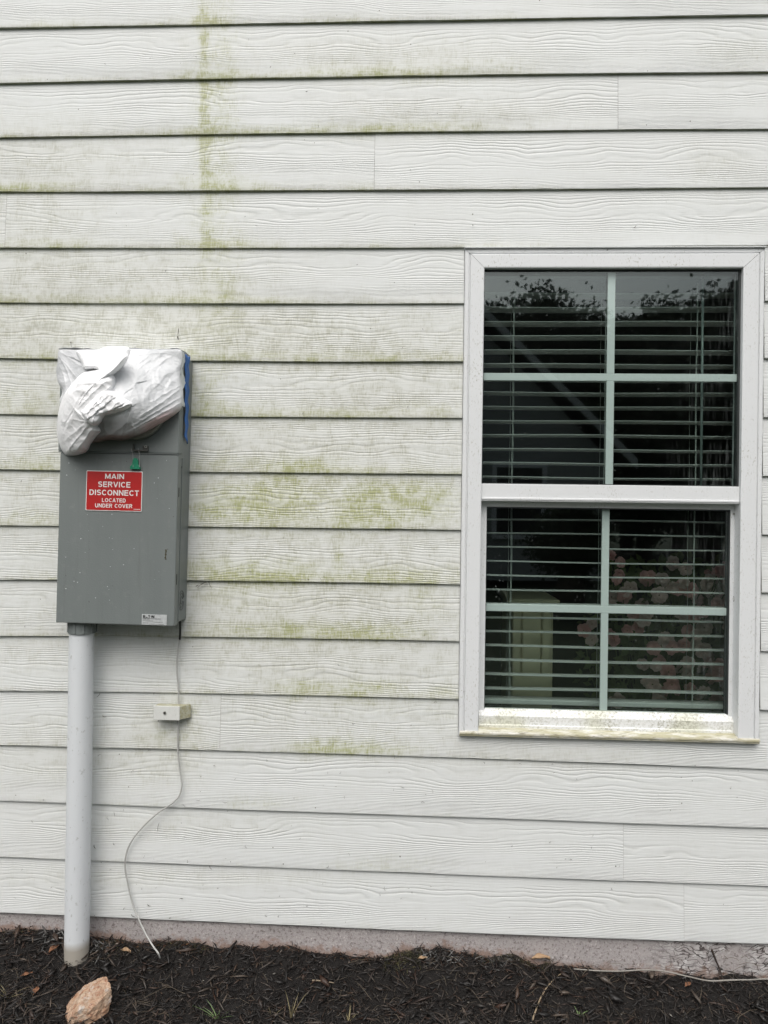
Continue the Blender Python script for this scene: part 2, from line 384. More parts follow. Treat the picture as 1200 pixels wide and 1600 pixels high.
# ================================================================ HOUSE
E_ = 0.178
house = empty('house', (0, 0, 0), 'house wall of white wood-grain lap siding with green algae streaks and a double-hung window', 'house')
LN = [[(0, 43.5), (600, 33), (1200, 22.5)], [(0, 130), (600, 119), (1200, 112)], [(0, 214.5), (600, 206.5), (1200, 201)],
      [(0, 300), (600, 297), (1200, 292.5)], [(0, 387), (600, 387), (1200, 383)], [(0, 472.5), (720, 474), (1200, 470)],
      [(0, 560), (720, 565), (1200, 560)], [(0, 647), (720, 653), (1200, 652)], [(0, 734), (718, 741), (1200, 744)],
      [(0, 821), (716, 828), (1200, 836)], [(0, 906), (716, 913.5), (1200, 926)], [(0, 994), (716, 1002.5), (1200, 1018)],
      [(0, 1080), (716, 1093), (1200, 1110)], [(0, 1165), (740, 1184), (900, 1192), (1200, 1202)],
      [(0, 1252), (340, 1263), (900, 1284.5), (1200, 1293.5)], [(0, 1339.5), (340, 1352), (900, 1374.5), (1200, 1385)],
      [(0, 1426), (340, 1441), (900, 1464.5), (1200, 1475.5)]]
lines = []                                           # height of each board's lower edge along the wall, bottom board first
for l in LN[::-1]:
    q = np.array([P(x, y, 0) for x, y in l]); lines.append(np.polyfit(q[:, 0], q[:, 2], 2))
def edge_z(k, x):
    x = np.asarray(x, float)
    if k < len(lines):
        c = lines[k]; xc = np.clip(x, -1.45, 1.25); z = np.polyval(c, xc); return z+0*(x-xc)
    return edge_z(len(lines)-1, x)+E_*(k-len(lines)+1)
NB = 21; X0, X1 = -3.6, 3.4
WINP = dict(l=(721, 760), r=(1192, 760), t=(960, 387), b=(950, 1155))
wx0 = P(*WINP['l'])[0]; wx1 = P(*WINP['r'])[0]; wz1 = P(*WINP['t'])[2]; wz0 = P(*WINP['b'])[2]
joints = {14: [966], 13: [585], 12: [8], 3: [344], 1: [975], 0: [1070]}
# python-side stain patches: (px, py, sx, sy, strength)
STP = [(318, 60, 7, 200, .65), (320, 190, 7, 130, .7), (324, 330, 8, 100, .55), (345, 470, 34, 60, .35), (342, 170, 26, 260, .32), (330, 200, 55, 300, .16),
       (330, 120, 60, 9, .6), (330, 207, 60, 9, .7), (335, 290, 70, 9, .8), (340, 380, 60, 9, .8), (330, 35, 40, 8, .6),
       (20, 295, 90, 8, .8), (560, 115, 120, 10, .5), (640, 200, 130, 10, .5), (480, 205, 120, 9, .4), (700, 112, 120, 14, .35),
       (340, 560, 90, 9, .6), (600, 560, 160, 10, .5), (305, 610, 40, 60, .55), (340, 640, 60, 12, .6), (490, 648, 60, 10, .5),
       (330, 725, 60, 12, .6), (480, 728, 60, 14, .7), (560, 735, 150, 8, .4),
       (350, 790, 70, 28, .95), (440, 770, 50, 40, .85), (600, 770, 60, 16, .8), (580, 805, 60, 18, .9), (670, 780, 40, 30, .6), (520, 790, 180, 40, .45),
       (340, 893, 60, 18, .95), (440, 895, 60, 18, .8), (530, 875, 8, 22, .6), (620, 900, 90, 14, .6), (500, 905, 200, 9, .5),
       (420, 985, 70, 14, .7), (520, 985, 90, 16, .7), (600, 990, 70, 12, .65), (660, 940, 30, 30, .35), (320, 985, 40, 14, .4), (380, 930, 90, 20, .3),
       (470, 1078, 40, 14, .8), (570, 1080, 60, 14, .8), (690, 1085, 30, 10, .5), (500, 1170, 50, 12, .9), (590, 1172, 60, 9, .7), (540, 1160, 60, 14, .4),
       (40, 560, 60, 10, .55), (40, 630, 60, 20, .45), (60, 725, 60, 14, .45), (40, 810, 60, 12, .4), (20, 470, 120, 8, .6), (60, 385, 80, 7, .5), (290, 470, 140, 8, .45),
       (400, 1255, 60, 8, .3), (600, 1350, 90, 8, .25), (640, 640, 90, 10, .3), (290, 1110, 20, 14, .4), (270, 1150, 40, 20, .3)]
GRP = [(80, 250, 160, 60, .5), (150, 440, 260, 60, .6), (200, 520, 300, 40, .7), (60, 350, 90, 50, .4), (500, 520, 300, 50, .5), (600, 600, 200, 60, .45),
       (60, 700, 90, 200, .6), (500, 700, 260, 90, .6), (500, 850, 260, 100, .6), (500, 980, 260, 80, .6), (560, 560, 300, 12, .5), (700, 180, 180, 30, .4),
       (620, 90, 200, 30, .45), (1150, 90, 60, 30, .3), (1120, 260, 60, 40, .25), (900, 590, 60, 40, .2), (560, 1100, 260, 70, .4), (270, 1160, 60, 60, .5), (120, 1170, 150, 60, .35),
       (300, 1290, 200, 20, .25), (260, 1370, 300, 14, .3), (840, 1185, 200, 20, .3), (60, 1000, 80, 60, .3)]
def patches(px, py, L):
    o = np.zeros_like(px)
    for x, y, sx, sy, s in L: o += s*np.exp(-(((px-x)/sx)**2)**1.5-(((py-y)/sy)**2)**1.2)
    return o
V = []; Fq = []; UV = []; BS = []; ST = []; GR = []; ED = []; nv = 0
def board(k, xa, xb, bid, ztop=None, shift=None, off=None):
    """one board of course k between xa and xb; front face follows the measured edge lines, its butt is 8 mm thick"""
    global nv
    nx = max(2, int((xb-xa)/.012)+1); xs = np.linspace(xa, xb, nx)
    zb = edge_z(k, xs); zt = edge_z(k+1, xs)
    wob = (fbm(xs*3+bid*7, xs*0+bid, 5)-.5)*.0022
    wy = (fbm(xs*1.5+bid*3, xs*0+bid+9, 8)-.5)*.003
    rows = []
    # profile: (fraction along face or special, y)
    prof = [('u', .0125), ('u', .0012), (0.0, 0.0), (.012, -.0004), (.08, 0.0), (.2, None), (.35, None), (.5, None), (.65, None), (.8, None), (.93, None), (1.03, None)]
    for q, y in prof:
        if q == 'u': z = zb+wob+(.0015 if y > .005 else 0); tt = 0.0; yy = y
        else:
            
            if ztop is not None: q = min(q, max(.05, float(((ztop-zb)/(zt-zb)).mean())*q/1.03))
            z = zb+wob*(1-q)+(zt-zb)*q; tt = q; yy = (.0078*q) if y is None else y+.0078*q
        rows.append((xs, np.full(nx, yy)+wy*(1 if q != 'u' else 1), z, tt, q == 'u'))
    R_ = len(rows); b0 = nv
    if shift is None: shift = random.uniform(-.45, .45); off = random.uniform(0, 40)
    for xs_, y_, z_, tt, under in rows:
        p = np.c_[xs_, y_, z_]; V.append(p)
        d = p-CAM; f = d@_F; px = 600+F_PX*(d@_R)/f; py = 800-F_PX*(d@_U)/f
        UV.append(np.c_[xs_+off, np.full(nx, min(.995, max(.005, tt))+bid*3)])
        lowedge = math.exp(-(tt/.07)**2)
        s = patches(px, py, STP)*1.0
        band = lowedge*ss(.35, .75, fbm(px/60, py*0+k*5, 3))*.65*(1-ss(650, 950, px))*(1-.75*ss(900, 1250, py))
        ST.append(np.clip(s+band, 0, 1.2)); GR.append(np.clip(patches(px, py, GRP)+.5*lowedge*(1-ss(600, 1000, px))*(1-ss(900, 1300, py))+.10, 0, 1))
        BS.append(np.full(nx, shift))
        ED.append(np.full(nx, .85 if under else 0.0)*(1-.6*ss(900, 1200, py)) * (1 if under else 0)); nv += nx
    i = np.arange(nx-1)
    for r in range(R_-1):
        a = b0+r*nx; Fq.append(np.c_[a+i, a+i+1, a+nx+i+1, a+nx+i])
bid = 0
for k in range(-0, NB):
    cuts = [X0, X1]
    if k in joints: cuts += [P(x, 800 if False else LN[::-1][k][0][1]-40, 0)[0] for x in joints[k]]
    else: cuts += [random.choice([-2.4, -1.9, 1.6, 2.1])+random.uniform(-.2, .2)]
    cuts += [random.uniform(2.3, 2.9), random.uniform(-3.0, -2.6)]; cuts = sorted(cuts)
    zlo = edge_z(k, .6); zhi = edge_z(k+1, .6)
    for a, b in zip(cuts[:-1], cuts[1:]):
        bid += 1
        a2 = a+(.0004 if a > X0 else 0); b2 = b-(.0004 if b < X1 else 0)
        if zhi > wz0 and zhi < wz1+.05:          # cut for the window
            sh_, of_ = random.uniform(-.45, .45), random.uniform(0, 40)
            if a2 < wx0: board(k, a2, min(b2, wx0), bid, None, sh_, of_)
            if b2 > wx1: board(k, max(a2, wx1), b2, bid, None, sh_, of_)
            if zlo < wz0-.006 and a2 < wx1 and b2 > wx0: board(k, max(a2, wx0), min(b2, wx1), bid, wz0+.004, sh_, of_)
        else: board(k, a2, b2, bid)
siding = mesh_obj('siding', np.concatenate(V), np.concatenate(Fq), S_, house, smooth=False,
                  uvs={'grain': np.concatenate(UV)}, attrs={'bshift': np.concatenate(BS), 'stain': np.concatenate(ST), 'grime': np.concatenate(GR), 'edge': np.concatenate(ED)})
# sheathing behind the boards, with the window opening (its inner faces are the window reveal)
zt = float(edge_z(NB, 0))
sh = MB(); g = .012
sh.box(X0, wx0+g, .016, .15, -.0, zt); sh.box(wx1-g, X1, .016, .15, -.0, zt)
sh.box(wx0+g, wx1-g, .016, .15, -.0, wz0+g+.01); sh.box(wx0+g, wx1-g, .016, .15, wz1-g, zt)
sh.build('sheathing', plain('sheathing_board', (.30, .28, .25), .9), house)
# room
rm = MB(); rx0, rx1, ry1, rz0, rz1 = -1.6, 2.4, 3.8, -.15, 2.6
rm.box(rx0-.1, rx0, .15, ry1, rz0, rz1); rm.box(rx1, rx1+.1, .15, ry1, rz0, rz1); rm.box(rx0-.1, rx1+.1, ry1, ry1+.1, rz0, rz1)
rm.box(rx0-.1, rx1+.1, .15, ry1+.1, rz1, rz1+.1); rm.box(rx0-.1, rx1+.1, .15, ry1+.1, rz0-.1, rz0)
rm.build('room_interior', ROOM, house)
# foundation: stucco strip, follows the uneven wall base
gx = np.linspace(X0, X1, 700); gz = np.linspace(-.35, .02, 40)
GL = [(0, 1452), (60, 1456), (110, 1460), (170, 1463), (215, 1472), (260, 1472), (300, 1474), (340, 1478), (430, 1480), (480, 1484), (540, 1491), (590, 1494), (640, 1486), (690, 1481), (740, 1490), (790, 1494), (840, 1503), (900, 1514), (1000, 1518), (1100, 1524), (1200, 1530)]
glp = np.array([P(x, y, .012) for x, y in GL])
def ground_wall(x): return np.interp(x, glp[:, 0], glp[:, 2])
GX, GZ = np.meshgrid(gx, gz); fy = .012+(fbm(GX*6, GZ*6, 3)-.5)*.008+(fbm(GX*50, GZ*50, 4, 3)-.5)*.004
fx = np.c_[GX.ravel(), fy.ravel(), GZ.ravel()]
n = len(gx); i, j = np.meshgrid(np.arange(n-1), np.arange(len(gz)-1)); a = (j*n+i).ravel()
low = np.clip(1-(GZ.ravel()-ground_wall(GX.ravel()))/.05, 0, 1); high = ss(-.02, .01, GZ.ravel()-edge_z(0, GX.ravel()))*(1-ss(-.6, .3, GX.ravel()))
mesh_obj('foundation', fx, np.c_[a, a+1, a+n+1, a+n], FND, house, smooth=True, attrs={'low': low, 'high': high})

# ---------------------------------------------------------------- window
win = empty('window', (float((wx0+wx1)/2), 0, float(wz0))); win.parent = house
def X(px, py, Y): return float(P(px, py, Y)[0])
def Z(px, py, Y): return float(P(px, py, Y)[2])
YF = -.014
ox0, ox1 = X(722, 760, YF), X(1192.5, 760, YF); oz1 = Z(960, 387, YF); oz0 = Z(950, 1155, YF)
ix0, ix1 = X(754.5, 600, YF), X(1160, 600, YF); iz1 = Z(955, 418, YF)
iz0 = oz0+.010
def frame_member(name, p0, p1, inner, mat, d0=YF, d1=.05):
    """mitred member: p0/p1 outer corner, inner = inner corners"""
    b = MB(); (xa, za), (xb, zb) = p0, p1; (xc, zc), (xd, zd) = inner
    def lerp(t): return (xa+(xc-xa)*t, za+(zc-za)*t), (xb+(xd-xb)*t, zb+(zd-zb)*t)
    prof = [(0, d1), (0, -.006), (.04, -.0085), (.20, -.0085), (.23, -.0045), (.27, -.0045), (.30, d0+.0005), (.34, d0), (.95, d0), (1, d0+.0015), (1, d1)]
    v = []
    for t, y in prof:
        (a1, a2), (b1, b2) = lerp(t); v += [(a1, y, a2), (b1, y, b2)]
    f = [(2*i, 2*i+1, 2*i+3, 2*i+2) for i in range(len(prof)-1)]
    b.add(v, f); return b.build(name, mat, win)
e = .0006
frame_member('jamb', (ox0, oz0), (ox0, oz1-e), ((ix0, iz0), (ix0, iz1-e)), VIN)
frame_member('jamb', (ox1, oz1-e), (ox1, oz0), ((ix1, iz1-e), (ix1, iz0)), VIN)
frame_member('head', (ox0+e, oz1), (ox1-e, oz1), ((ix0+e, iz1), (ix1-e, iz1)), VIN)
# thin drip channel along the head, and its end cap
MB().box(ox0-.002, ox1+.004, -.016, .012, oz1+.0005, oz1+.0035).build('drip_cap', VIN, win, bevel=.0008)
# meeting rail, upper glazing
mz1, mz0 = Z(955, 758, -.004), Z(955, 785, -.004)
r_ = MB(); r_.box(ix0+.0003, ix1-.0003, -.004, .045, mz0, mz1); r_.box(ix0+.0005, ix1-.0005, -.0065, -.0038, mz0+.004, mz0+.011)
r_.build('meeting_rail', VIN, win, bevel=.0015)
gy = .006
ub = MB()                                        # thin dark gasket round the upper pane
uz0, uz1 = mz1, iz1
ub.box(ix0, ix0+.003, gy-.003, gy+.02, uz0, uz1); ub.box(ix1-.006, ix1, gy-.003, gy+.02, uz0, uz1)
ub.box(ix0+.003, ix1-.006, gy-.003, gy+.02, uz1-.006, uz1); ub.box(ix0+.003, ix1-.006, gy-.003, gy+.02, uz0, uz0+.003)
ub.build('gasket', GASK, win)
def pane(name, x0, x1, y, z0, z1, mat):
    return MB().add([(x0, y, z0), (x1, y, z0), (x1, y, z1), (x0, y, z1)], [(0, 1, 2, 3)]).build(name, mat, win)
pane('pane', ix0+.001, ix1-.001, gy, uz0, uz1, G1); pane('inner_pane', ix0+.001, ix1-.001, gy+.018, uz0, uz1, G2)
my = gy+.006
def muntins(x0, x1, z0, z1, vx, hz, hw, y, d=.006):
    MB().box(vx-hw, vx+hw, y, y+d, z0, hz-hw).build('muntin', MUN, win, bevel=.0015)
    MB().box(vx-hw, vx+hw, y, y+d, hz+hw, z1).build('muntin', MUN, win, bevel=.0015)
    MB().box(x0, x1, y-.0003, y+d+.0003, hz-hw, hz+hw).build('muntin', MUN, win, bevel=.0015)
muntins(ix0, ix1, uz0, uz1, X(954, 590, my), Z(955, 589.5, my), .0118, my)
# lower sash (one storey of glass further in)
ly = .030; gl = ly+.008
lx0, lx1 = X(758.5, 950, ly), X(1140, 950, ly); lz1 = Z(945, 794, ly); lz0 = Z(945, 1112, ly)
sa = MB()
sa.box(ix0-.01, lx0, ly, ly+.03, iz0+.004, lz1+.03); sa.box(lx1, lx1+.024, ly, ly+.03, iz0+.004, lz1+.03)
sa.box(lx0, lx1, ly-.0004, ly+.03, lz1, mz0+.004)
sa.build('sash_stile', VIN, win, bevel=.001)
MB().box(lx1+.024, ix1+.004, .012, .06, iz0+.004, mz0).build('jamb_track', VIN, win, bevel=.001)
# bottom rail: sloped bead, vertical face, lift lip
zf = Z(945, 1123, ly-.012)
b = MB(); prof = [(ly+.004, lz0), (ly-.012, zf), (ly-.012, zf-.026), (ly-.016, zf-.028), (ly-.016, zf-.034), (ly+.02, zf-.034), (ly+.02, lz0)]
b.prism([(0, y, z) for y, z in prof], [(ix0+.004, 0, 0), (lx1+.022, 0, 0)]); b.build('bottom_rail', RAIL, win, bevel=.0008)
b = MB(); b.box(ix0+.052, lx1-.045, ly-.0205, ly-.0165, zf-.036, zf-.026); b.build('lift_lip', RAIL, win, bevel=.001)
# sill: sloping deck and nosing
b = MB(); prof = [(.06, zf-.030), (ly-.02, zf-.034), (-.010, oz0+.0155), (-.0175, oz0+.014), (-.0195, oz0+.010), (-.0195, oz0+.005), (-.016, oz0+.0045), (-.016, oz0-.001), (-.008, oz0-.004), (.06, oz0-.004)]
b.prism([(0, y, z) for y, z in prof], [(ix0, 0, 0), (ix1, 0, 0)]); b.build('sill', SIL, win, bevel=.0006)
b = MB(); prof = [(-.0148, oz0+.0145), (-.0175, oz0+.014), (-.0195, oz0+.010), (-.0195, oz0+.005), (-.016, oz0+.0045), (-.016, oz0-.001), (-.008, oz0-.004), (-.002, oz0-.004), (-.002, oz0-.0002), (-.0148, oz0-.0002)]
for xa, xb in ((ox0+.002, ix0-.0003), (ix1+.0003, ox1-.003)):
    MB().prism([(0, y, z) for y, z in prof], [(xa, 0, 0), (xb, 0, 0)]).build('sill_nosing', SIL, win)
lb = MB(); lb.box(lx0, lx0+.0018, gl-.006, gl+.02, lz0, lz1); lb.box(lx1-.004, lx1, gl-.006, gl+.02, lz0, lz1)
lb.box(lx0+.0018, lx1-.004, gl-.006, gl+.02, lz1-.004, lz1); lb.build('gasket', GASK, win)
pane('pane', lx0, lx1, gl, lz0-.002, lz1, G1); pane('inner_pane', lx0, lx1, gl+.018, lz0-.002, lz1, G2)
muntins(lx0, lx1, lz0, lz1, X(945, 950, gl+.006), Z(945, 952.5, gl+.006), .0118, gl+.006)
# small screw and latch details on the right track
b = MB()
for px, py, w, h in ((1147, 803, 3, 3), (1152, 848, 2, 9), (1150, 1015, 2, 18)):
    x, y_, z = P(px, py, ly-.002); MB().box(x-w*.001, x+w*.001, ly-.0035, ly+.002, z-h*.001, z+h*.001).build('sash_clip', STEEL, win)

# ---------------------------------------------------------------- venetian blind inside the window
by = .085
bx0, bx1 = wx0+g+.006, wx1-g-.006
blind = empty('venetian_blind', (float((bx0+bx1)/2), by+.025, float(wz1-.03)), 'white venetian blind with open horizontal slats hanging inside the window', 'blind')
zs0 = Z(850, 457.5, by); zs1 = Z(850, 1100, by); NS = 30
b = MB()
for i in range(NS-1):
    z = zs0+(zs1-zs0)*i/(NS-1); tl = -.0032
    sg = (fbm(np.array([i*.7]), np.array([2.]), 2)[0]-.5)*.0015
    n = 24; v = []
    for x in np.linspace(bx0, bx1, n):
        dz = sg+.0012*math.sin(x*7+i)
        for y, zz in ((by, dz), (by+.012, dz+.0022+tl*.25), (by+.025, dz+.003+tl*.5), (by+.038, dz+.0022+tl*.75), (by+.050, dz+tl), (by+.050, dz+tl-.0020), (by+.025, dz+.0004+tl*.5), (by, dz-.0020)):
            v.append((x, y, z+zz))
    f = []
    for q in range(n-1):
        for k in range(8): f.append((q*8+k, q*8+(k+1) % 8, (q+1)*8+(k+1) % 8, (q+1)*8+k))
    f += [tuple(range(8))[::-1], tuple(range((n-1)*8, n*8))]; b.add(v, f)
b.build('slats', BLD, blind)
MB().box(bx0, bx1, by, by+.05, zs1-.004, zs1+.012).build('bottom_rail', BLD, blind, bevel=.003)
MB().box(bx0, bx1, by-.004, by+.055, zs0+.062, zs0+.10).build('headrail', BLD, blind, bevel=.003)
for cx in (800, 944, 1087):
    x = X(cx, 700, by); b = MB()
    for dx, y in ((0, by-.0015), (-.001, by+.0515), (.006, by+.02)):
        pts = [(x+dx+.0012*math.sin(k*1.3+cx), y, zs0+.03+(zs1-zs0-.03)*k/14) for k in range(15)]
        b.tube(pts, .0009, 5)
    b.build('ladder_cord', CORD, blind)
x = X(1096, 620, by-.012)
MB().tube([(x, by-.012, zs0+.05), (x+.001, by-.013, Z(1096, 640, by)), (x+.002, by-.012, Z(1096, 785, by))], .0042, 8).build('tilt_wand', plain('wand_plastic', (.22, .25, .245), .2, .02), blind, smooth=True)

# ---------------------------------------------------------------- things in the room
fl = empty('flower_arrangement', (.85, .50, -.15), 'large bunch of pink ruffled blossoms and dark leaves seen through lower right panes', 'flowers')
PNK = NT('pink_petals'); PNK = PNK.fin(PNK.mix(PNK.noise(PNK.pos(), 25, 3), (.72, .32, .33), (.80, .50, .48)), .7)
PNK2 = NT('pale_petals'); PNK2 = PNK2.fin(PNK2.mix(PNK2.noise(PNK2.pos(), 25, 3), (.74, .50, .48), (.80, .64, .60)), .7)
LEAF = NT('dark_leaves'); LEAF = LEAF.fin(LEAF.mix(LEAF.noise(LEAF.pos(), 12, 3), (.06, .09, .03), (.16, .18, .06)), .6)
def blossom_mesh(seed):
    r = random.Random(seed); v = []; f = []
    for ring, (np_, ln, up) in enumerate(((5, .038, .30), (5, .028, .75), (4, .016, 1.3))):
        for k in range(np_):
            a = 2*math.pi*(k+r.uniform(-.2, .2))/np_+ring*.5; w = ln*.50; b0 = len(v)
            for i in range(4):
                for j in range(5):
                    t = i/3; s = (j/4-.5)*2
                    wd = w*1.05*math.sin(math.pi*(.12+.56*t))*s; rad = .003+ln*t
                    h = up*ln*t*t-.010*t**3*(2-up)+(.005*math.sin(s*7+k*2+ring)+.003*math.sin(s*13+k))*t+r.uniform(-.001, .001)
                    cx = rad-abs(s)**2*ln*.30*t-.10*ln*t*math.exp(-(s/.18)**2)
                    v.append((cx*math.cos(a)-wd*math.sin(a), -h*.9, cx*math.sin(a)+wd*math.cos(a)))
            for i in range(3):
                for j in range(4):
                    q = b0+i*5+j; f.append((q, q+1, q+6, q+5))
    return v, f
protos = []
for s in range(4):
    v, f = blossom_mesh(s); me = bpy.data.meshes.new('blossom'); me.from_pydata(v, [], f)
    me.polygons.foreach_set('use_smooth', [True]*len(f)); me.materials.append(PNK if s % 2 else PNK2); protos.append(me)
BL = [(1005, 968), (980, 985), (1040, 1000), (1050, 1012), (1068, 1008), (1020, 1012), (1025, 1040), (1045, 1050), (1062, 1045), (1108, 1028), (1100, 1018), (1075, 985),
      (1088, 992), (965, 905), (985, 918), (975, 930), (1003, 945), (1015, 900), (1035, 905), (1058, 920), (1068, 912), (1110, 895), (1125, 905), (1135, 890), (1052, 880), (970, 878),
      (1108, 922), (912, 985), (925, 975), (1125, 1055), (1135, 1065), (1110, 1060), (1010, 1065), (1050, 1070), (1075, 1052), (1058, 1078), (1030, 1085), (1085, 965), (1070, 958),
      (960, 1000), (1100, 1080), (1145, 1040), (1140, 980), (1128, 940), (955, 945), (990, 960), (1030, 930), (1090, 935), (925, 1000), (1150, 920), (965, 1095), (1120, 1095)]
BL += [(x+random.uniform(-22, 22), y+random.uniform(-14, 14)) for x, y in BL if x > 950][:46]
blc = []
for k, (px, py) in enumerate(BL):
    Y = .19+random.uniform(-.03, .07); p = P(px, py, Y); blc.append(p)
    o = bpy.data.objects.new('blossom', protos[k % 4]); COL.objects.link(o); o.parent = fl
    o.location = tuple(p-wloc(fl)); o.rotation_euler = (random.uniform(-.6, .4), random.uniform(0, 6.28), random.uniform(-.5, .5)); s = random.uniform(.50, .80); o.scale = (s, s, s)
b = MB(); base = np.array([.88, .50, .30])
for p in blc:
    m_ = (p+base)/2+np.array([random.uniform(-.06, .06), .05, .05]); b.tube(spline([base, m_, p+np.array([0, .01, 0])], 5), .0018, 5)
b.build('stems', LEAF, fl)
b = MB()
for k in range(1500):
    px = 905+250*random.random()**.7; py = 875+250*random.random(); p = P(px, py, .30+random.uniform(-.05, .15))
    if px < 950 and py < 950: continue
    l = random.uniform(.02, .05); a = random.uniform(0, 6.28); d = np.array([math.cos(a), random.uniform(-.5, .5), math.sin(a)]); d /= np.linalg.norm(d)
    s = np.cross(d, [random.uniform(-.4, .4), 1, random.uniform(-.4, .4)]); s = s/np.linalg.norm(s)*l*.25
    b.add([p, p+d*l*.5+s, p+d*l, p+d*l*.5-s], [(0, 1, 2, 3)])
b.build('leaves', LEAF, fl)
MB().tube([(.88, .5, -.15), (.88, .5, -.10), (.88, .5, .1), (.88, .5, .28), (.88, .5, .34)], [.09, .12, .14, .08, .095], 24).build('vase', plain('dark_vase', (.06, .06, .05), .4), fl, smooth=True)
cz0, cz1 = -.15, Z(830, 945, .20)
cb = empty('cabinet', (X(830, 1000, .20), .30, cz0), 'cream panelled cabinet standing in the dark room behind the lower left panes', 'cabinet')
ca, cc = X(801, 1000, .20), X(864, 1000, .20)
MB().box(ca, cc, .20, .50, cz0, cz1).build('carcass', CREAM, cb, bevel=.004)
MB().box(ca-.02, cc+.02, .185, .52, cz1+.001, cz1+.02).build('top', CREAM, cb, bevel=.006)
for xa, xb in ((801, 814), (816.5, 845), (847.5, 861)):
    MB().box(X(xa, 1000, .18), X(xb, 1000, .18), .182, .199, Z(830, 1054, .18), cz1-.02).build('door_panel', CREAM, cb, bevel=.004)

# ================================================================ METER CABINET
D = .12; yf = -D
fx0 = (X(90, 710, yf)+X(84, 975, yf))/2; fx1 = (X(279, 705, yf)+X(272, 975, yf))/2
cz0 = Z(180, 976, yf); cz1 = Z(180, 548, yf); czm = Z(180, 707.5, yf)
mc = empty('meter_cabinet', ((fx0+fx1)/2, yf/2, cz0), 'grey steel electric meter cabinet on the siding with red MAIN SERVICE DISCONNECT sign', 'electrical box')
MB().box(fx0+.004, fx1-.003, yf+.012, .002, cz0+.006, cz1-.004).build('body', CAB, mc, bevel=.0025)
# side flange where the cover skirt laps the body
b = MB(); b.box(fx0, fx1, yf, yf+.034, czm+.0015, cz1); up = b.build('cover', CAB, mc, bevel=.003)
b = MB(); xa = fx0+.0065
b.box(xa, fx1, yf+.001, yf+.034, cz0, czm-.0015); b.build('door', CAB, mc, bevel=.003)
b = MB(); b.box(fx0+.002, fx1+.0012, yf-.0018, yf+.006, czm-.0012, czm+.0012); b.build('cover_lip', CAB, mc)
b = MB()
b.box(fx1-.0035, fx1+.0016, yf+.035, yf+.040, cz0+.012, czm-.01)                       # hinge-side bead
b.build('skirt_bead', CAB, mc)
b = MB()
for py, h in ((768, .014), (905, .016)):
    z = Z(277, py, yf); MB().box(fx1-.001, fx1+.0006, yf+.010, yf+.014, z-h, z+h).build('slot', DRK, mc)
# rust scar, screw hole
p0 = P(259, 866, yf); b = MB()
for k in range(7):
    z = p0[2]+.012-.0045*k; w = random.uniform(.001, .0028); x = p0[0]+random.uniform(-.001, .001); b.box(x-w, x+w, yf+.0002, yf+.002, z, z+.004)
b.box(p0[0]+.005, p0[0]+.007, yf+.0002, yf+.002, p0[2]+.016, p0[2]+.018)
b.build('scratch_mark', plain('chipped_paint', (.06, .055, .03), .8, .4, 200), mc)
# knockout rings pressed in the side
b = MB(); kc = P(282, 937, yf*.42); kx = fx1-.003
for r in (.030, .022, .012):
    pts = [(kx+.0006, yf*.42+.8*r*math.cos(t), kc[2]+r*math.sin(t)) for t in np.linspace(.25, 6.1, 40)]; b.tube(pts, .0011, 6)
b.build('knockout', plain('knockout_edge', (.10, .11, .11), .5), mc, smooth=True)
b = MB(); s = P(281.5, 729, yf*.7); b.tube([(fx1-.004, s[1], s[2]), (fx1+.0008, s[1], s[2])], .0035, 10); b.build('side_screw', DRK, mc)
# latch
lp = P(217, 700, yf); b = MB(); zb = czm
x0, x1 = X(207.5, 700, yf), X(231, 700, yf)
b.box(x0, x1, yf-.010, yf-.0005, zb+.006, zb+.010); b.box(x0, x0+.003, yf-.010, yf-.0005, zb+.010, zb+.028)
b.box(X(222, 700, yf), x1, yf-.004, yf-.0005, zb+.010, zb+.022)
lt = b.build('latch', plain('latch_steel', (.09, .09, .08), .5, .2, 80), mc, bevel=.0006)
c_ = P(226.5, 697.5, yf-.005); MB().tube([(c_[0], yf-.0075, c_[2]), (c_[0], yf-.003, c_[2])], .0042, 12).build('latch_screw', STEEL, lt)
MB().tube([(c_[0], yf-.0082, c_[2]), (c_[0], yf-.0077, c_[2])], .0016, 8).build('screw_hole', DRK, lt)

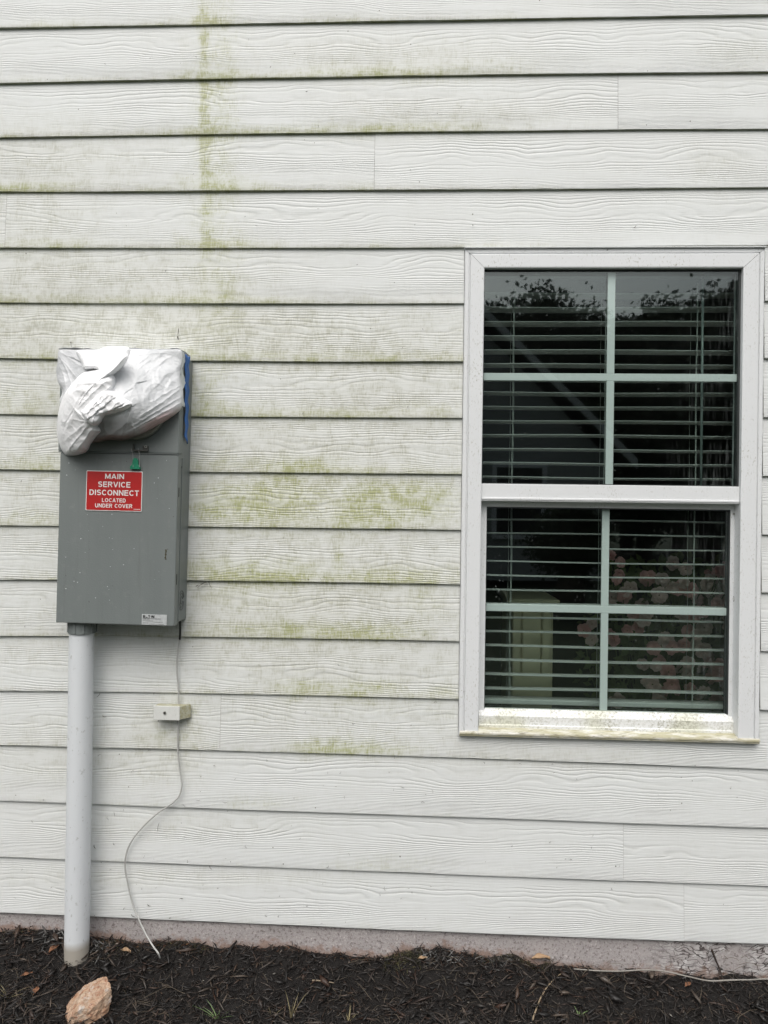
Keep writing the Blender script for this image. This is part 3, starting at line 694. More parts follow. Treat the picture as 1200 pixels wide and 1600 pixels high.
def arc(cx, cz, rx, rz, a0, a1, n=8):
    return [(cx+rx*math.cos(math.radians(a0+(a1-a0)*i/n)), cz+rz*math.sin(math.radians(a0+(a1-a0)*i/n))) for i in range(n+1)]
T_ = .085                                          # half stroke width for letters one unit high
def glyph(c):
    """(width, strokes) of a plain grotesque capital, one unit high"""
    h, l, t = 1-T_, T_, T_
    if c == 'A': return .80, [[(l*.9, 0), (.40, 1)], [(.40, 1), (.80-l*.9, 0)], [(.2, .30), (.6, .30)]]
    if c == 'C': return .76, [arc(.40, .5, .40-l, .5-t, 42, 318, 14)]
    if c == 'D': return .74, [[(l, h), (.36, h)]+arc(.36, .5, .38-l, .5-t, 90, -90, 10)[1:]+[(l, t)], [(l, 0), (l, 1)]]
    if c == 'E': return .66, [[(l, 0), (l, 1)], [(l*2, h), (.64, h)], [(l*2, .52), (.60, .52)], [(l*2, t), (.66, t)]]
    if c == 'I': return .20, [[(.10, 0), (.10, 1)]]
    if c == 'L': return .60, [[(l, 0), (l, 1)], [(l*2, t), (.60, t)]]
    if c == 'M': return .88, [[(l, 0), (l, 1)], [(.88-l, 0), (.88-l, 1)], [(l*1.4, 1-l), (.44, .08)], [(.44, .08), (.88-l*1.4, 1-l)]]
    if c == 'N': return .76, [[(l, 0), (l, 1)], [(.76-l, 0), (.76-l, 1)], [(l*1.3, 1-l), (.76-l*1.3, l)]]
    if c == 'O': return .82, [arc(.41, .5, .41-l, .5-t, 0, 360, 20)]
    if c == 'R': return .74, [[(l, 0), (l, 1)], [(l*2, h), (.42, h)]+arc(.42, .735, .30-l, .265-t, 90, -90, 8)[1:]+[(l*2, .47+t*.4)], [(.40, .50), (.66, 0)]]
    if c == 'S': return .68, [arc(.34, .735, .34-l, .265-t, 25, 180, 8)+arc(.34, .735, .34-l, .22, 180, 260, 4)[1:]+arc(.34, .28, .34-l, .24, 80, 0, 5)+arc(.34, .265, .34-l, .265-t, 0, -160, 8)[1:]]
    if c == 'T': return .66, [[(0, h), (.66, h)], [(.33, 0), (.33, 1-2*t)]]
    if c == 'U': return .74, [[(l, 1), (l, .34)]+arc(.37, .34, .37-l, .34-t, 180, 360, 10)[1:]+[(.74-l, 1)]]
    if c == 'V': return .76, [[(l*.8, 1), (.38, 0)], [(.38, 0), (.76-l*.8, 1)]]
    return .32, []
def text_mesh(s, x0, x1, z0, z1, y, bold=0):
    v = []; f = []; x = 0; k = 0
    for c in s:
        w, st = glyph(c)
        for pl_ in st:
            p = np.array(pl_, float); n = len(p); k += 1
            cl = np.hypot(*(p[0]-p[-1])) < 1e-6
            b0 = len(v)
            for i in range(n):
                a = p[i]-p[i-1] if i > 0 else (p[-1]-p[-2] if cl else p[1]-p[0]); d = p[i+1]-p[i] if i < n-1 else (p[1]-p[0] if cl else p[-1]-p[-2])
                a = a/np.hypot(*a); d = d/np.hypot(*d); m_ = a+d; m_ = m_/(np.hypot(*m_)+1e-9); q = np.array([-m_[1], m_[0]])*(T_+bold)/max(.5, float(m_@a))
                for sg in (1, -1): v.append((x+p[i][0]+q[0]*sg, y-.00003*(k % 3), min(1, max(0, p[i][1]+q[1]*sg)) if n < 4 else p[i][1]+q[1]*sg))
            for i in range(n-1): f.append((b0+2*i, b0+2*i+1, b0+2*i+3, b0+2*i+2))
        x += w+.13
    W_ = x-.13
    return [(x0+q[0]/W_*(x1-x0), q[1], z0+q[2]*(z1-z0)) for q in v], f
def rrect(x0, x1, z0, z1, y0, y1, r=.003):
    pts = []
    for cx, cz, a0 in ((x1-r, z1-r, 0), (x0+r, z1-r, 90), (x0+r, z0+r, 180), (x1-r, z0+r, 270)):
        for k in range(5):
            a = math.radians(a0+22.5*k); pts.append((cx+r*math.cos(a), 0, cz+r*math.sin(a)))
    return MB().prism(pts, [(0, y1, 0), (0, y0, 0)])
sx0, sx1, sz0, sz1 = X(134, 768, yf), X(221.5, 768, yf), Z(178, 798.5, yf), Z(178, 736, yf)
sg_ = rrect(sx0, sx1, sz0, sz1, yf-.0012, yf+.0009).build('warning_sign', WHT, mc); sg_['label'] = 'red sign with white border reading MAIN SERVICE DISCONNECT LOCATED UNDER COVER'
rrect(sx0+.0020, sx1-.0020, sz0+.0020, sz1-.0020, yf-.0017, yf-.0011, .002).build('red_field', RED, sg_)
b = MB(); q = 4.286
for s, xa, xb, ya, yb in (('MAIN', 443, 570, 259, 293), ('SERVICE', 398, 614, 312, 349), ('DISCONNECT', 341, 672, 367, 404), ('LOCATED', 426, 585, 423, 449), ('UNDER COVER', 381, 630, 460, 486)):
    xc = (60+xa/q, 60+xb/q); yc = (680+ya/q, 680+yb/q)
    v, f = text_mesh(s, X(xc[0], 768, yf), X(xc[1], 768, yf), Z(178, yc[1], yf), Z(178, yc[0], yf), yf-.0021); b.add(v, f)
b.box(X(208.5, 795, yf), X(219, 795, yf), yf-.0021, yf-.0018, Z(178, 795.3, yf), Z(178, 794.6, yf))
b.build('lettering', WHT, sg_)
# rating label
rx0, rx1, rz0, rz1 = X(223, 968, yf), X(262, 968, yf), Z(242, 975.8, yf), Z(242, 959.5, yf)
lab = MB().box(rx0, rx1, yf-.0006, yf+.0011, rz0, rz1).build('rating_label', LBL, mc)
W = rx1-rx0; H = rz1-rz0; b = MB(); ty = yf-.0010
for s, a, c in (('E', .06, .15), ('T', .255, .335), ('N', .40, .50)):
    v, f = text_mesh(s, rx0+W*a, rx0+W*c, rz1-H*.34, rz1-H*.08, ty, .06); b.add(v, f)
b.add([(rx0+W*.165, ty, rz1-H*.34), (rx0+W*.245, ty, rz1-H*.34), (rx0+W*.205, ty, rz1-H*.20)], [(0, 1, 2)])
b.box(rx0+W*.352, rx0+W*.385, ty, ty+.0002, rz1-H*.25, rz1-H*.17)
rr = random.Random(3)
for i, (a, c) in enumerate(((.05, .76), (.05, .30), (.05, .44), (.48, .86), (.05, .26), (.30, .86))):
    z = rz1-H*(.44+.10*i); x = rx0+W*a
    while x < rx0+W*c:
        w = rr.uniform(.001, .004); b.box(x, x+w, ty, ty+.0002, z, z+.0009 if i else z+.0018); x += w+rr.uniform(.0006, .0014)
b.build('label_print', BLK, lab)

# meter glass under the bag
mp = P(214, 640, yf); em = empty('electric_meter', (mp[0], yf, mp[2]), 'round glass electric meter mostly hidden under the white plastic bag', 'electric meter')
def disc(name, r0, r1, ya, yb, mat, n=40):
    return MB().tube([(mp[0], ya, mp[2]), (mp[0], (ya+yb)/2, mp[2]), (mp[0], yb, mp[2])], [r0, (r0+r1)/2, r1], n).build(name, mat, em, smooth=False, bevel=.003)
disc('base_ring', .092, .092, yf-.001, yf-.022, STEEL); disc('glass_cover', .080, .068, yf-.0225, yf-.080, plain('smoky_meter_glass', (.10, .085, .07), .15, .1))

mc.rotation_euler = (0, .011, 0); mc.location.x -= .003
# seal hanging from the latch
SG = plain('green_plastic_seal', (.015, .22, .12), .3, .25, 90)
st = P(212, 722, yf-.006)
seal = empty('seal_tag', (st[0], yf-.006, st[2]), 'small green plastic seal hanging by a wire from the cabinet latch', 'seal')
z1_, z0_ = Z(212, 716, yf), Z(212, 733.5, yf)
b = MB(); x = st[0]
poly = [(-.016, 0), (.015, 0), (.014, .006), (.009, .011), (.008, .021), (.004, .027), (-.005, .027), (-.008, .021), (-.010, .011), (-.016, .007)]
hh = (z1_-z0_)/.027
b.prism([(px_, 0, pz*hh) for px_, pz in poly], [(x, yf-.0025, z0_), (x, yf-.010, z0_)]); b.build('seal_body', SG, seal, bevel=.001)
b = MB()
for xa, xb in ((205, 208), (216, 218)):
    b.tube([P(xa, 701, yf-.008), P((xa+xb)/2+1, 710, yf-.010), P(xb, 722, yf-.0085), P(xb, 730, yf-.0105)], .0006, 5)
b.build('seal_wire', plain('seal_wire', (.4, .4, .38), .3), seal)

# blue tape on the cabinet's right side
b = MB(); n = 26; v = []; xs = fx1+.0058
for i in range(n):
    t = i/(n-1); z = Z(288, 556+137*t, -.06); ya = -.086+.012*t+.0015*math.sin(i*.5); yb = -.042-.006*t+.0015*math.sin(i*.8+1)-(.0 if t < .8 else (t-.8)*.04)
    if t > .93: ya += (t-.93)*.35
    for k in range(5):
        v.append((xs+.0018*math.sin(i*1.3+k*1.9)+.001, ya+(yb-ya)*k/4, z))
f = [(i*5+k, i*5+k+1, i*5+k+6, i*5+k+5) for i in range(n-1) for k in range(4)]
tp = mesh_obj('masking_tape', v, f, TAPE, loc=(xs, -.06, Z(288, 625, -.06)), smooth=True); sol = tp.modifiers.new('thick', 'SOLIDIFY'); sol.thickness = .0006
tag(tp, 'strip of blue masking tape down the right side of the grey meter cabinet', 'tape')

# ================================================================ PLASTIC BAG
def seg_d(x, y, a, b):
    ax, ay = a; bx, by_ = b; dx, dy = bx-ax, by_-ay; L2 = dx*dx+dy*dy
    t = np.clip(((x-ax)*dx+(y-ay)*dy)/L2, 0, 1); ex = x-(ax+t*dx); ey = y-(ay+t*dy)
    sgn = np.sign((x-ax)*dy-(y-ay)*dx); return np.hypot(ex, ey), t, sgn
def ridges(x, y, L, jit=2.2):
    """creases: (x0,y0,x1,y1,amp mm,width px, kind) kind 0 ridge, 1 step (one side higher)"""
    o = np.zeros_like(x); jx = x+(fbm(x/11, y/11, 31, 3)-.5)*2*jit; jy = y+(fbm(x/11+50, y/11, 37, 3)-.5)*2*jit
    for x0, y0, x1, y1, am, w, kd in L:
        am = am*.62; w = w*.85; d, t, s = seg_d(jx, jy, (x0, y0), (x1, y1)); tp_ = np.sin(np.pi*np.clip(t*.9+.05, 0, 1))**.6
        if kd == 0: o += am*.001*np.exp(-d/w)*tp_
        else: o += am*.001*np.tanh(s*d/(w*.5))*np.exp(-d/(w*3))*tp_
    return o
def sheet(poly, hfun, cfun, step=.7, edge=3.0, h_edge=None, rough=1.0):
    po = closed_spline(poly, 6); x0, y0 = po.min(0)-1.5; x1, y1 = po.max(0)+1.5
    gx_ = np.arange(x0, x1, step); gy_ = np.arange(y0, y1, step); GXX, GYY = np.meshgrid(gx_, gy_); x = GXX.ravel(); y = GYY.ravel()
    ins = np.zeros(len(x), bool); bd = np.full(len(x), 1e9); bx = x.copy(); by_ = y.copy(); m = len(po)
    for i in range(m):
        (ax, ay), (cx, cy) = po[i], po[(i+1) % m]
        c = ((ay > y) != (cy > y)) & (x < (cx-ax)*(y-ay)/((cy-ay) if cy != ay else 1e-9)+ax); ins ^= c
        dx, dy = cx-ax, cy-ay; t = np.clip(((x-ax)*dx+(y-ay)*dy)/(dx*dx+dy*dy+1e-12), 0, 1); qx, qy = ax+t*dx, ay+t*dy; d = np.hypot(x-qx, y-qy)
        k = d < bd; bd[k] = d[k]; bx[k] = qx[k]; by_[k] = qy[k]
    nxx = len(gx_); i, j = np.meshgrid(np.arange(nxx-1), np.arange(len(gy_)-1)); a = (j*nxx+i).ravel()
    q = np.c_[a, a+nxx, a+nxx+1, a+1]; ok = ins[q].sum(1) >= 2; q = q[ok]
    x = np.where(ins, x, bx); y = np.where(ins, y, by_); bd = np.where(ins, bd, 0)
    h = hfun(x, y, bd); fall = 1-np.exp(-(bd/edge)); he = h_edge(x, y) if h_edge else .1215
    h = he+(h-he)*fall
    used = np.unique(q); mp_ = np.full(len(x), -1); mp_[used] = np.arange(len(used)); q = mp_[q]
    x, y, h, bd = x[used], y[used], h[used], bd[used]
    return PA(x, y, -h), q, cfun(x, y, bd)
def crinkle(x, y, s, a=1.0, f=7.0, ang=0.0):
    """facets of crumpled film: warped triangular folds in several directions, each fading in and out"""
    r = random.Random(s); o = np.zeros_like(x)
    wx = (fbm(x/(f*2.6)+s, y/(f*2.6), s+5, 3)-.5); wy = (fbm(x/(f*2.6)+40, y/(f*2.6)+s, s+9, 3)-.5)
    for k in range(4):
        th = ang+math.pi/2+r.uniform(-.75, .75); lam = f*r.uniform(.8, 2.2)
        t = (x*math.cos(th)+y*math.sin(th))/lam+wx*2.6*(1 if k % 2 else -1)+wy*1.7+r.random()
        m_ = ss(.42, .60, fbm(x/(f*2.2)+k*9, y/(f*2.2)-k*7, s+20+k, 2))
        o += m_*np.abs(2*(t-np.floor(t+.5)))*lam/f
    return a*.001*(o-1.0)
def hA(x, y, bd=None):
    r = np.hypot(x-190, (y-632)*1.1); f = np.clip(1.22-np.sqrt((r/104)**2+.05), 0, 1); f = f*f*(1.9-.9*f)
    h = .1235+.115*f; h += .6*crinkle(x, y, 91, 2.2, 34, -.7)
    # the film is stretched from the upper right corner of the box and gathers at the tape
    h += ridges(x, y, [(283, 606, 214, 655, 5, 2.2, 0), (285, 618, 205, 668, 5, 2, 0), (284, 628, 196, 678, 6, 2, 0), (278, 640, 188, 684, 5, 2, 0), (285, 600, 232, 630, 4, 2, 0),
        (272, 553, 225, 585, 3.5, 3, 0), (250, 553, 214, 578, 3.5, 2.5, 0), (235, 556, 196, 583, 3, 3, 0), (262, 560, 205, 606, 3, 4, 0), (205, 600, 232, 594, 4, 2.5, 1), (190, 620, 210, 603, 4, 3, 1),
        (210, 603, 222, 640, 3, 3, 0), (170, 648, 205, 635, 7, 3, 1), (205, 634, 200, 660, 5, 3, 1), (200, 660, 168, 682, 4, 3, 0), (204, 655, 212, 682, 5, 3, 0), (158, 650, 166, 682, 4, 3, 1),
        (232, 594, 262, 606, 3, 3, 0), (205, 556, 262, 551, 3, 2, 0), (188, 606, 178, 628, 4, 2, 0), (92, 556, 128, 600, 4, 1.5, 0), (96, 560, 116, 610, 4, 2, 0), (93, 570, 104, 606, 4, 2, 0), (105, 556, 140, 572, 5, 2.5, 1), (98, 552, 150, 590, 5, 3, 0)])
    return h+crinkle(x, y, 40, .6, 16, -.6)+crinkle(x, y, 44, .2, 6, .4)
def cA(x, y, bd):
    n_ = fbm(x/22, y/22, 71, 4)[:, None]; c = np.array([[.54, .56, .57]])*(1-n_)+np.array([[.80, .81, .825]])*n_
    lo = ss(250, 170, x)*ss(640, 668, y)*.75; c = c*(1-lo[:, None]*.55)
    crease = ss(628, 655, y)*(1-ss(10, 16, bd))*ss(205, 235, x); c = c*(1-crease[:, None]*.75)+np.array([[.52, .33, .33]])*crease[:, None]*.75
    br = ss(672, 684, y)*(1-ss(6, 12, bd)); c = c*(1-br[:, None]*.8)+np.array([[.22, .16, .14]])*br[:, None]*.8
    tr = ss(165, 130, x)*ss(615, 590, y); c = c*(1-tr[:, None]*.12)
    return c
polyA = [(91, 549), (98, 546), (122, 546.5), (160, 545), (205, 544.5), (245, 545.5), (272, 545), (282, 546.5), (285, 556), (282, 585), (286, 612), (286, 628), (282, 640), (268, 652), (246, 666), (222, 679), (196, 688), (170, 688), (150, 692), (128, 690), (105, 660), (93, 630), (97, 612), (90, 595), (88, 578), (90, 565)]
def hB(x, y, bd):
    t = ss(560, 700, y); c = .232-.04*ss(630, 712, y)-.035*ss(130, 90, x)
    h = c+.012*np.sin(np.clip(bd/22, 0, 1)*np.pi/2)
    h += ridges(x, y, [(196, 588, 132, 650, 7, 2.2, 0), (205, 578, 150, 622, 8, 3, 0), (175, 585, 118, 640, 6, 3, 0), (150, 600, 108, 612, 5, 3, 1), (160, 596, 112, 598, 5, 3, 1), (128, 612, 102, 660, 5, 2.5, 0),
        (140, 662, 104, 706, 6, 2.2, 0), (146, 668, 118, 706, 5, 2.5, 0), (136, 660, 100, 690, 5, 4, 0), (150, 672, 134, 704, 4, 2.5, 0), (112, 648, 101, 672, 8, 2.5, 1), (101, 672, 112, 690, 5, 3, 0),
        (112, 632, 126, 655, 7, 2, 0), (118, 640, 136, 662, 6, 2, 0), (157, 673, 140, 694, 5, 1.5, 0), (94, 640, 96, 700, 4, 2, 0), (150, 582, 146, 610, 4, 3, 0), (110, 655, 140, 662, 4, 3, 0)])
    return h+crinkle(x, y, 50, 1.2, 20, .9)+crinkle(x, y, 54, .2, 7, .4)
white = lambda x, y, bd: np.array([[.97, .975, .985]])*(1-.10*fbm(x/14, y/14, 81, 3)[:, None])
def cB(x, y, bd):
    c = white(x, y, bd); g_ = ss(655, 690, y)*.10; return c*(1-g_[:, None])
polyB = [(152, 577), (130, 582), (114, 597), (102, 613), (94, 632), (90, 652), (89, 678), (94, 697), (99, 707), (106, 712), (122, 711), (136, 705), (142, 694), (150, 683), (158, 673), (153, 664), (154, 652), (162, 636), (170, 620), (178, 606), (181, 592), (174, 583), (164, 579)]
def hC(x, y, bd):
    h = .243+.010*np.sin(np.clip(bd/10, 0, 1)*np.pi/2)
    h += ridges(x, y, [(128, 650, 170, 618, 6, 1.5, 0), (134, 658, 178, 622, 7, 1.8, 1), (150, 650, 196, 630, 7, 1.8, 1), (140, 640, 160, 616, 6, 1.5, 0), (158, 646, 204, 632, 6, 1.6, 0), (136, 662, 137, 636, 6, 1.4, 0), (146, 662, 150, 640, 6, 1.6, 0), (150, 612, 182, 620, 5, 1.5, 0), (170, 640, 190, 622, 5, 1.5, 0), (125, 640, 138, 656, 6, 1.6, 0)], 3.2)
    return h+crinkle(x, y, 60, 1.3, 10, .8)
polyC = [(122, 642), (134, 628), (148, 614), (166, 607), (180, 612), (192, 620), (205, 628), (206, 634), (194, 642), (178, 646), (164, 650), (158, 660), (148, 668), (134, 664), (126, 655)]
def hD(x, y, bd):
    h = .150+.075*ss(548, 588, y)+.006*np.sin(np.clip(bd/12, 0, 1)*1.57)
    h += ridges(x, y, [(196, 545, 172, 575, 4, 4, 0), (180, 544, 160, 572, 3, 4, 0), (160, 572, 146, 590, 4, 3, 0), (186, 550, 178, 580, 3, 2.5, 0), (125, 552, 150, 576, 3, 4, 0), (202, 556, 168, 586, 4, 3, 0)])
    return h+crinkle(x, y, 80, .8, 18, 1.0)+crinkle(x, y, 84, .35, 5, .2)
polyD = [(119, 549), (135, 546), (150, 547), (165, 542), (190, 541), (201, 543), (203, 549), (200, 559), (191, 572), (180, 581), (166, 590), (156, 596), (150, 590), (151, 578), (132, 577), (127, 567)]
def hE(x, y, bd):
    h = np.maximum(hB(x, y, bd), hD(x, y, bd)*0+.225)+.010*np.sin(np.clip(bd/6, 0, 1)*1.57)
    return h+ridges(x, y, [(192, 562, 124, 634, 5, 1.6, 0), (186, 570, 130, 630, 4, 1.4, 1), (176, 572, 132, 612, 4, 2, 0)], 1.5)
polyE = [(198, 556), (194, 570), (180, 584), (166, 594), (152, 606), (140, 620), (131, 634), (124, 644), (116, 646), (114, 636), (120, 620), (132, 604), (146, 592), (160, 582), (174, 570), (186, 557)]
bv = []; bf = []; bc = []; nb_ = 0
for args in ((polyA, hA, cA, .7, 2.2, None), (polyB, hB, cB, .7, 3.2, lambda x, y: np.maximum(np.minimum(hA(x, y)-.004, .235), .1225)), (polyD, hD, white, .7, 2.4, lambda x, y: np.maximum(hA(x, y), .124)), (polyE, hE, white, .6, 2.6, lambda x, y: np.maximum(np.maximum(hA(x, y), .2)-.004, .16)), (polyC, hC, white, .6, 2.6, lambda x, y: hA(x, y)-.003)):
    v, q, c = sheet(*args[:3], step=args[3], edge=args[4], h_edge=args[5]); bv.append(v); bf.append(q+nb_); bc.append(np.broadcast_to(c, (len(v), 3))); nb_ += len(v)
# the part of the film folded over the cabinet's top and down its right side
zt_ = cz1+.002; v = []
nn = 40
for i in range(nn):
    x = fx0-.001+(fx1+.003-fx0)*i/(nn-1)
    for k in range(9):
        t = k/8; v.append((x, yf-.004+(D-.008)*t, zt_+.002+.003*abs(math.sin(i*.8+k*.4))+.002*math.sin(i*.35)))
q = np.array([(i*9+k, (i+1)*9+k, (i+1)*9+k+1, i*9+k+1) for i in range(nn-1) for k in range(8)])
bv.append(np.array(v)); bf.append(q+nb_); bc.append(np.tile([[.82, .84, .88]], (len(v), 1))); nb_ += len(v)
v = []
for i in range(30):
    t = i/29; z = cz1+.002+(Z(286, 634, yf)-cz1)*t
    for k in range(7):
        s = k/6; v.append((fx1+.0055+.002*abs(math.sin(i*1.1+k)), yf-.003+(.030+.014*math.sin(i*.5))*s, z))
q = np.array([(i*7+k, i*7+k+1, (i+1)*7+k+1, (i+1)*7+k) for i in range(29) for k in range(6)])
bv.append(np.array(v)); bf.append(q+nb_); bc.append(np.tile([[.72, .75, .76]], (len(v), 1))); nb_ += len(v)
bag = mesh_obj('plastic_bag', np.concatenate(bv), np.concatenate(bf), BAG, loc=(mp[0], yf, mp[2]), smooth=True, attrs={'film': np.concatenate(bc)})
tag(bag, 'crumpled white plastic bag tied over the meter at the top of the grey cabinet', 'plastic bag')

# water droplets on the cabinet door
b = MB(); rr = random.Random(5)
DP = [(107, 723), (103, 742), (248, 747), (245, 778), (260, 720), (136, 805), (175, 803), (161, 822), (138, 830), (170, 841), (174, 841), (125, 842), (103, 870), (175, 858), (133, 864), (210, 858), (173, 885), (193, 882), (125, 895), (249, 892), (241, 905), (167, 917), (171, 922), (148, 935), (170, 937), (121, 910), (116, 908), (102, 921), (265, 795), (240, 755), (175, 722), (118, 735)]
for px, py in DP:
    c = P(px+rr.uniform(-1, 1), py+rr.uniform(-1, 1), yf); r = rr.uniform(.0011, .0024)
    v = [(c[0], yf-r*.55+.001, c[2])]; f = []
    for i in range(8): a = i*math.pi/4; v.append((c[0]+r*math.cos(a), yf+.0012, c[2]+r*math.sin(a)))
    for i in range(8): f.append((0, 1+i, 1+(i+1) % 8))
    b.add(v, f)
tag(b.build('water_droplets', plain('drop_residue', (.42, .45, .45), .1, .1), loc=(fx0, yf, cz0)), 'scattered rain droplets on the grey cabinet door', 'droplets', kind='stuff')

# ================================================================ CONDUIT, CABLES, SMALL BOX
cy = -.062; cr_ = .0365
ct = P(128.5, 985, cy); cbm = P(118.8, 1488, cy)
con = empty('conduit', (cbm[0], cy, cbm[2]-.05), 'pale grey vertical conduit pipe running from the meter cabinet into the mulch', 'pipe')
cx_ = (P(128.5, 1000, cy)[0]+cbm[0])/2
b = MB(); b.tube([(cx_, cy, cz0-.028)]+[(cx_, cy, z) for z in np.linspace(cz0-.03, -.2, 12)], cr_, 48); b.build('pipe', PVC, con, smooth=True)
b = MB(); b.tube([(cx_+.002, cy, cz0+.004), (cx_+.002, cy, cz0-.036)], cr_+.0045, 48)
for k in range(10):
    a = k*math.pi/5+.2; x = cx_+.002+(cr_+.0045)*math.cos(a); y = cy+(cr_+.0045)*math.sin(a); b.box(x-.003, x+.003, y-.002, y+.002, cz0-.034, cz0+.002)
b.build('coupling', CAB, con)
# cable from cabinet through the little box to the ground
cab = empty('cable', tuple(P(279, 968, -.02)), 'thin pale cable hanging below the grey cabinet and curving down into the mulch', 'cable')
b = MB(); b.tube(spline([P(281, 958, -.03), P(281.5, 972, -.026), P(281.5, 985, -.02), P(281, 999, -.012)]), .0034, 10); b.build('sleeve', BWIRE, cab, smooth=True)
b = MB(); b.tube(spline([P(x, y, -.008) for x, y in ((281, 997), (278.5, 1015), (276.5, 1035), (276.5, 1050), (278.5, 1070), (279, 1085), (279, 1104))]), .0026, 10)
pts = [(278, 1122, -.008), (278, 1150, -.008), (278, 1172, -.007), (280, 1195, -.008), (283, 1215, -.010), (284, 1229, -.012), (279, 1245, -.012), (265, 1258, -.012), (247, 1270, -.012), (230, 1285, -.012), (212, 1305, -.012), (201, 1323, -.012), (196, 1341, -.012), (195.5, 1358, -.010), (199, 1377, -.009), (204, 1400, -.010), (210, 1420, -.014), (221, 1446, -.028), (232, 1467, -.045), (241, 1481, -.062), (247, 1489, -.078), (250, 1497, -.070)]
b.tube(spline([P(*p_) for p_ in pts], 6), .0025, 10); b.build('white_cable', WIRE, cab, smooth=True)
jb = empty('junction_box', tuple(P(262, 1124, 0)), 'small white plastic junction box with one screw and a mossy slanted side, on the cable', 'junction box')
jd = -.034; a0, a1, a2 = X(240.5, 1112, jd), X(281, 1112, jd), X(298, 1112, -.006); zt1, zb1 = Z(262, 1103.5, jd), Z(262, 1124.5, jd); rise = (zt1-zb1)*.0
BOXM = mat_vinyl('aged_white_plastic', (.66, .67, .64), .9); GRNB = mat_vinyl('algae_plastic', (.55, .56, .47), 1.0, True)
b = MB(); b.prism([(a0, jd, 0), (a1, jd, 0), (a2, -.004, 0), (a0+.004, -.004, 0)], [(0, 0, zb1), (0, 0, zt1)]); b.build('housing', GRNB, jb, bevel=.0015)
b = MB(); b.box(a0-.0006, a1+.0004, jd-.004, jd-.0002, zb1-.0008, zt1+.0008); b.build('cover', BOXM, jb, bevel=.0012)
s = P(257.5, 1114, jd-.004); MB().tube([(s[0], jd-.0055, s[2]), (s[0], jd-.0035, s[2])], .0052, 16).build('screw', STEEL, jb); MB().tube([(s[0], jd-.0062, s[2]), (s[0], jd-.0054, s[2])], .0028, 6).build('screw_recess', DRK, jb)

# ================================================================ GROUND
def gh(x, y):
    """height of the mulch bed"""
    x = np.asarray(x, float); y = np.asarray(y, float); d = -y
    return ground_wall(x)-.055*ss(0, .18, d)-.03*ss(.2, 1.0, d)+(fbm(x*7, y*7, 12)-.5)*.030*ss(0, .1, d)+(fbm(x*28, y*28, 13)-.5)*.014+(fbm(x*13, x*0+3, 14)-.5)*.030*(1-ss(0, .12, d))
gx = np.linspace(X0, X1, 500); gy_ = np.concatenate([np.linspace(.02, -.5, 90), np.linspace(-.53, -1.4, 30)]); GX, GY = np.meshgrid(gx, gy_)
n = len(gx); i, j = np.meshgrid(np.arange(n-1), np.arange(len(gy_)-1)); a = (j*n+i).ravel()
mesh_obj('mulch_bed', np.c_[GX.ravel(), GY.ravel(), gh(GX, GY).ravel()], np.c_[a, a+n, a+n+1, a+1], mat_soil('dark_soil', (.004, .0032, .0028), (.012, .009, .007)), smooth=True)['kind'] = 'structure'
me = mesh_obj('ground', [(-150, -250, -.30), (150, -250, -.30), (150, 60, -.30), (-150, 60, -.30)], [(0, 1, 2, 3)], mat_soil('lawn_grass', (.012, .02, .006), (.025, .04, .012), 20)); me['kind'] = 'structure'

def chips(n, xr, yr, ls, tones, seed, curl=.25, lift=.012, wid=(.08, .2), up=.25):
    r = np.random.default_rng(seed)
    x = r.uniform(*xr, n); y = r.uniform(*yr, n) if not callable(yr) else yr(r, n, x)
    z = gh(x, y)+r.uniform(-.002, lift, n)
    L = r.uniform(0, 1, n)**2.2*(ls[1]-ls[0])+ls[0]; W_ = L*r.uniform(*wid, n); T = W_*r.uniform(.2, .6, n)
    a = r.uniform(0, 2*np.pi, n); el = r.normal(0, up, n)
    d = np.c_[np.cos(a)*np.cos(el), np.sin(a)*np.cos(el), np.sin(el)]; s = np.cross(d, [0, 0, 1.]); s /= np.linalg.norm(s, axis=1)[:, None]
    ro = r.normal(0, .6, n)[:, None]; uu = np.cross(s, d); s, uu = s*np.cos(ro)+uu*np.sin(ro), -s*np.sin(ro)+uu*np.cos(ro)
    c = np.c_[x, y, z]; bend = r.normal(0, curl, n)
    v = []
    for t, w in ((-.5, .35), (0, 1.0), (.5, .25)):
        o = c+d*(L*t)[:, None]+uu*(bend*L*(.25-t*t))[:, None]+s*(bend*L*.6*(.25-t*t))[:, None]
        for sx, sy in ((-1, 0), (0, 1), (1, 0), (0, -1)): v.append(o+s*(W_*w*.5*sx)[:, None]+uu*(T*w*.5*sy)[:, None])
    v = np.stack(v, 1).reshape(-1, 3)
    f = []
    for k in (0, 1):
        for q in range(4): f.append((k*4+q, k*4+(q+1) % 4, (k+1)*4+(q+1) % 4, (k+1)*4+q))
    f += [(3, 2, 1, 0), (8, 9, 10, 11)]; f = np.array(f)[None]+(np.arange(n)*12)[:, None, None]
    tn = np.array(tones)[r.integers(0, len(tones), n)]*r.uniform(.35, 1.5, n)[:, None]
    return v, f.reshape(-1, 4), np.repeat(tn, 12, 0)
DK = [(.006, .005, .0045), (.008, .0062, .0055), (.011, .0085, .007), (.017, .013, .011), (.005, .0042, .004), (.007, .0055, .005), (.055, .044, .036), (.03, .020, .014), (.04, .019, .011), (.055, .032, .020), (.085, .064, .048), (.022, .012, .008), (.012, .008, .006), (.010, .007, .005)]
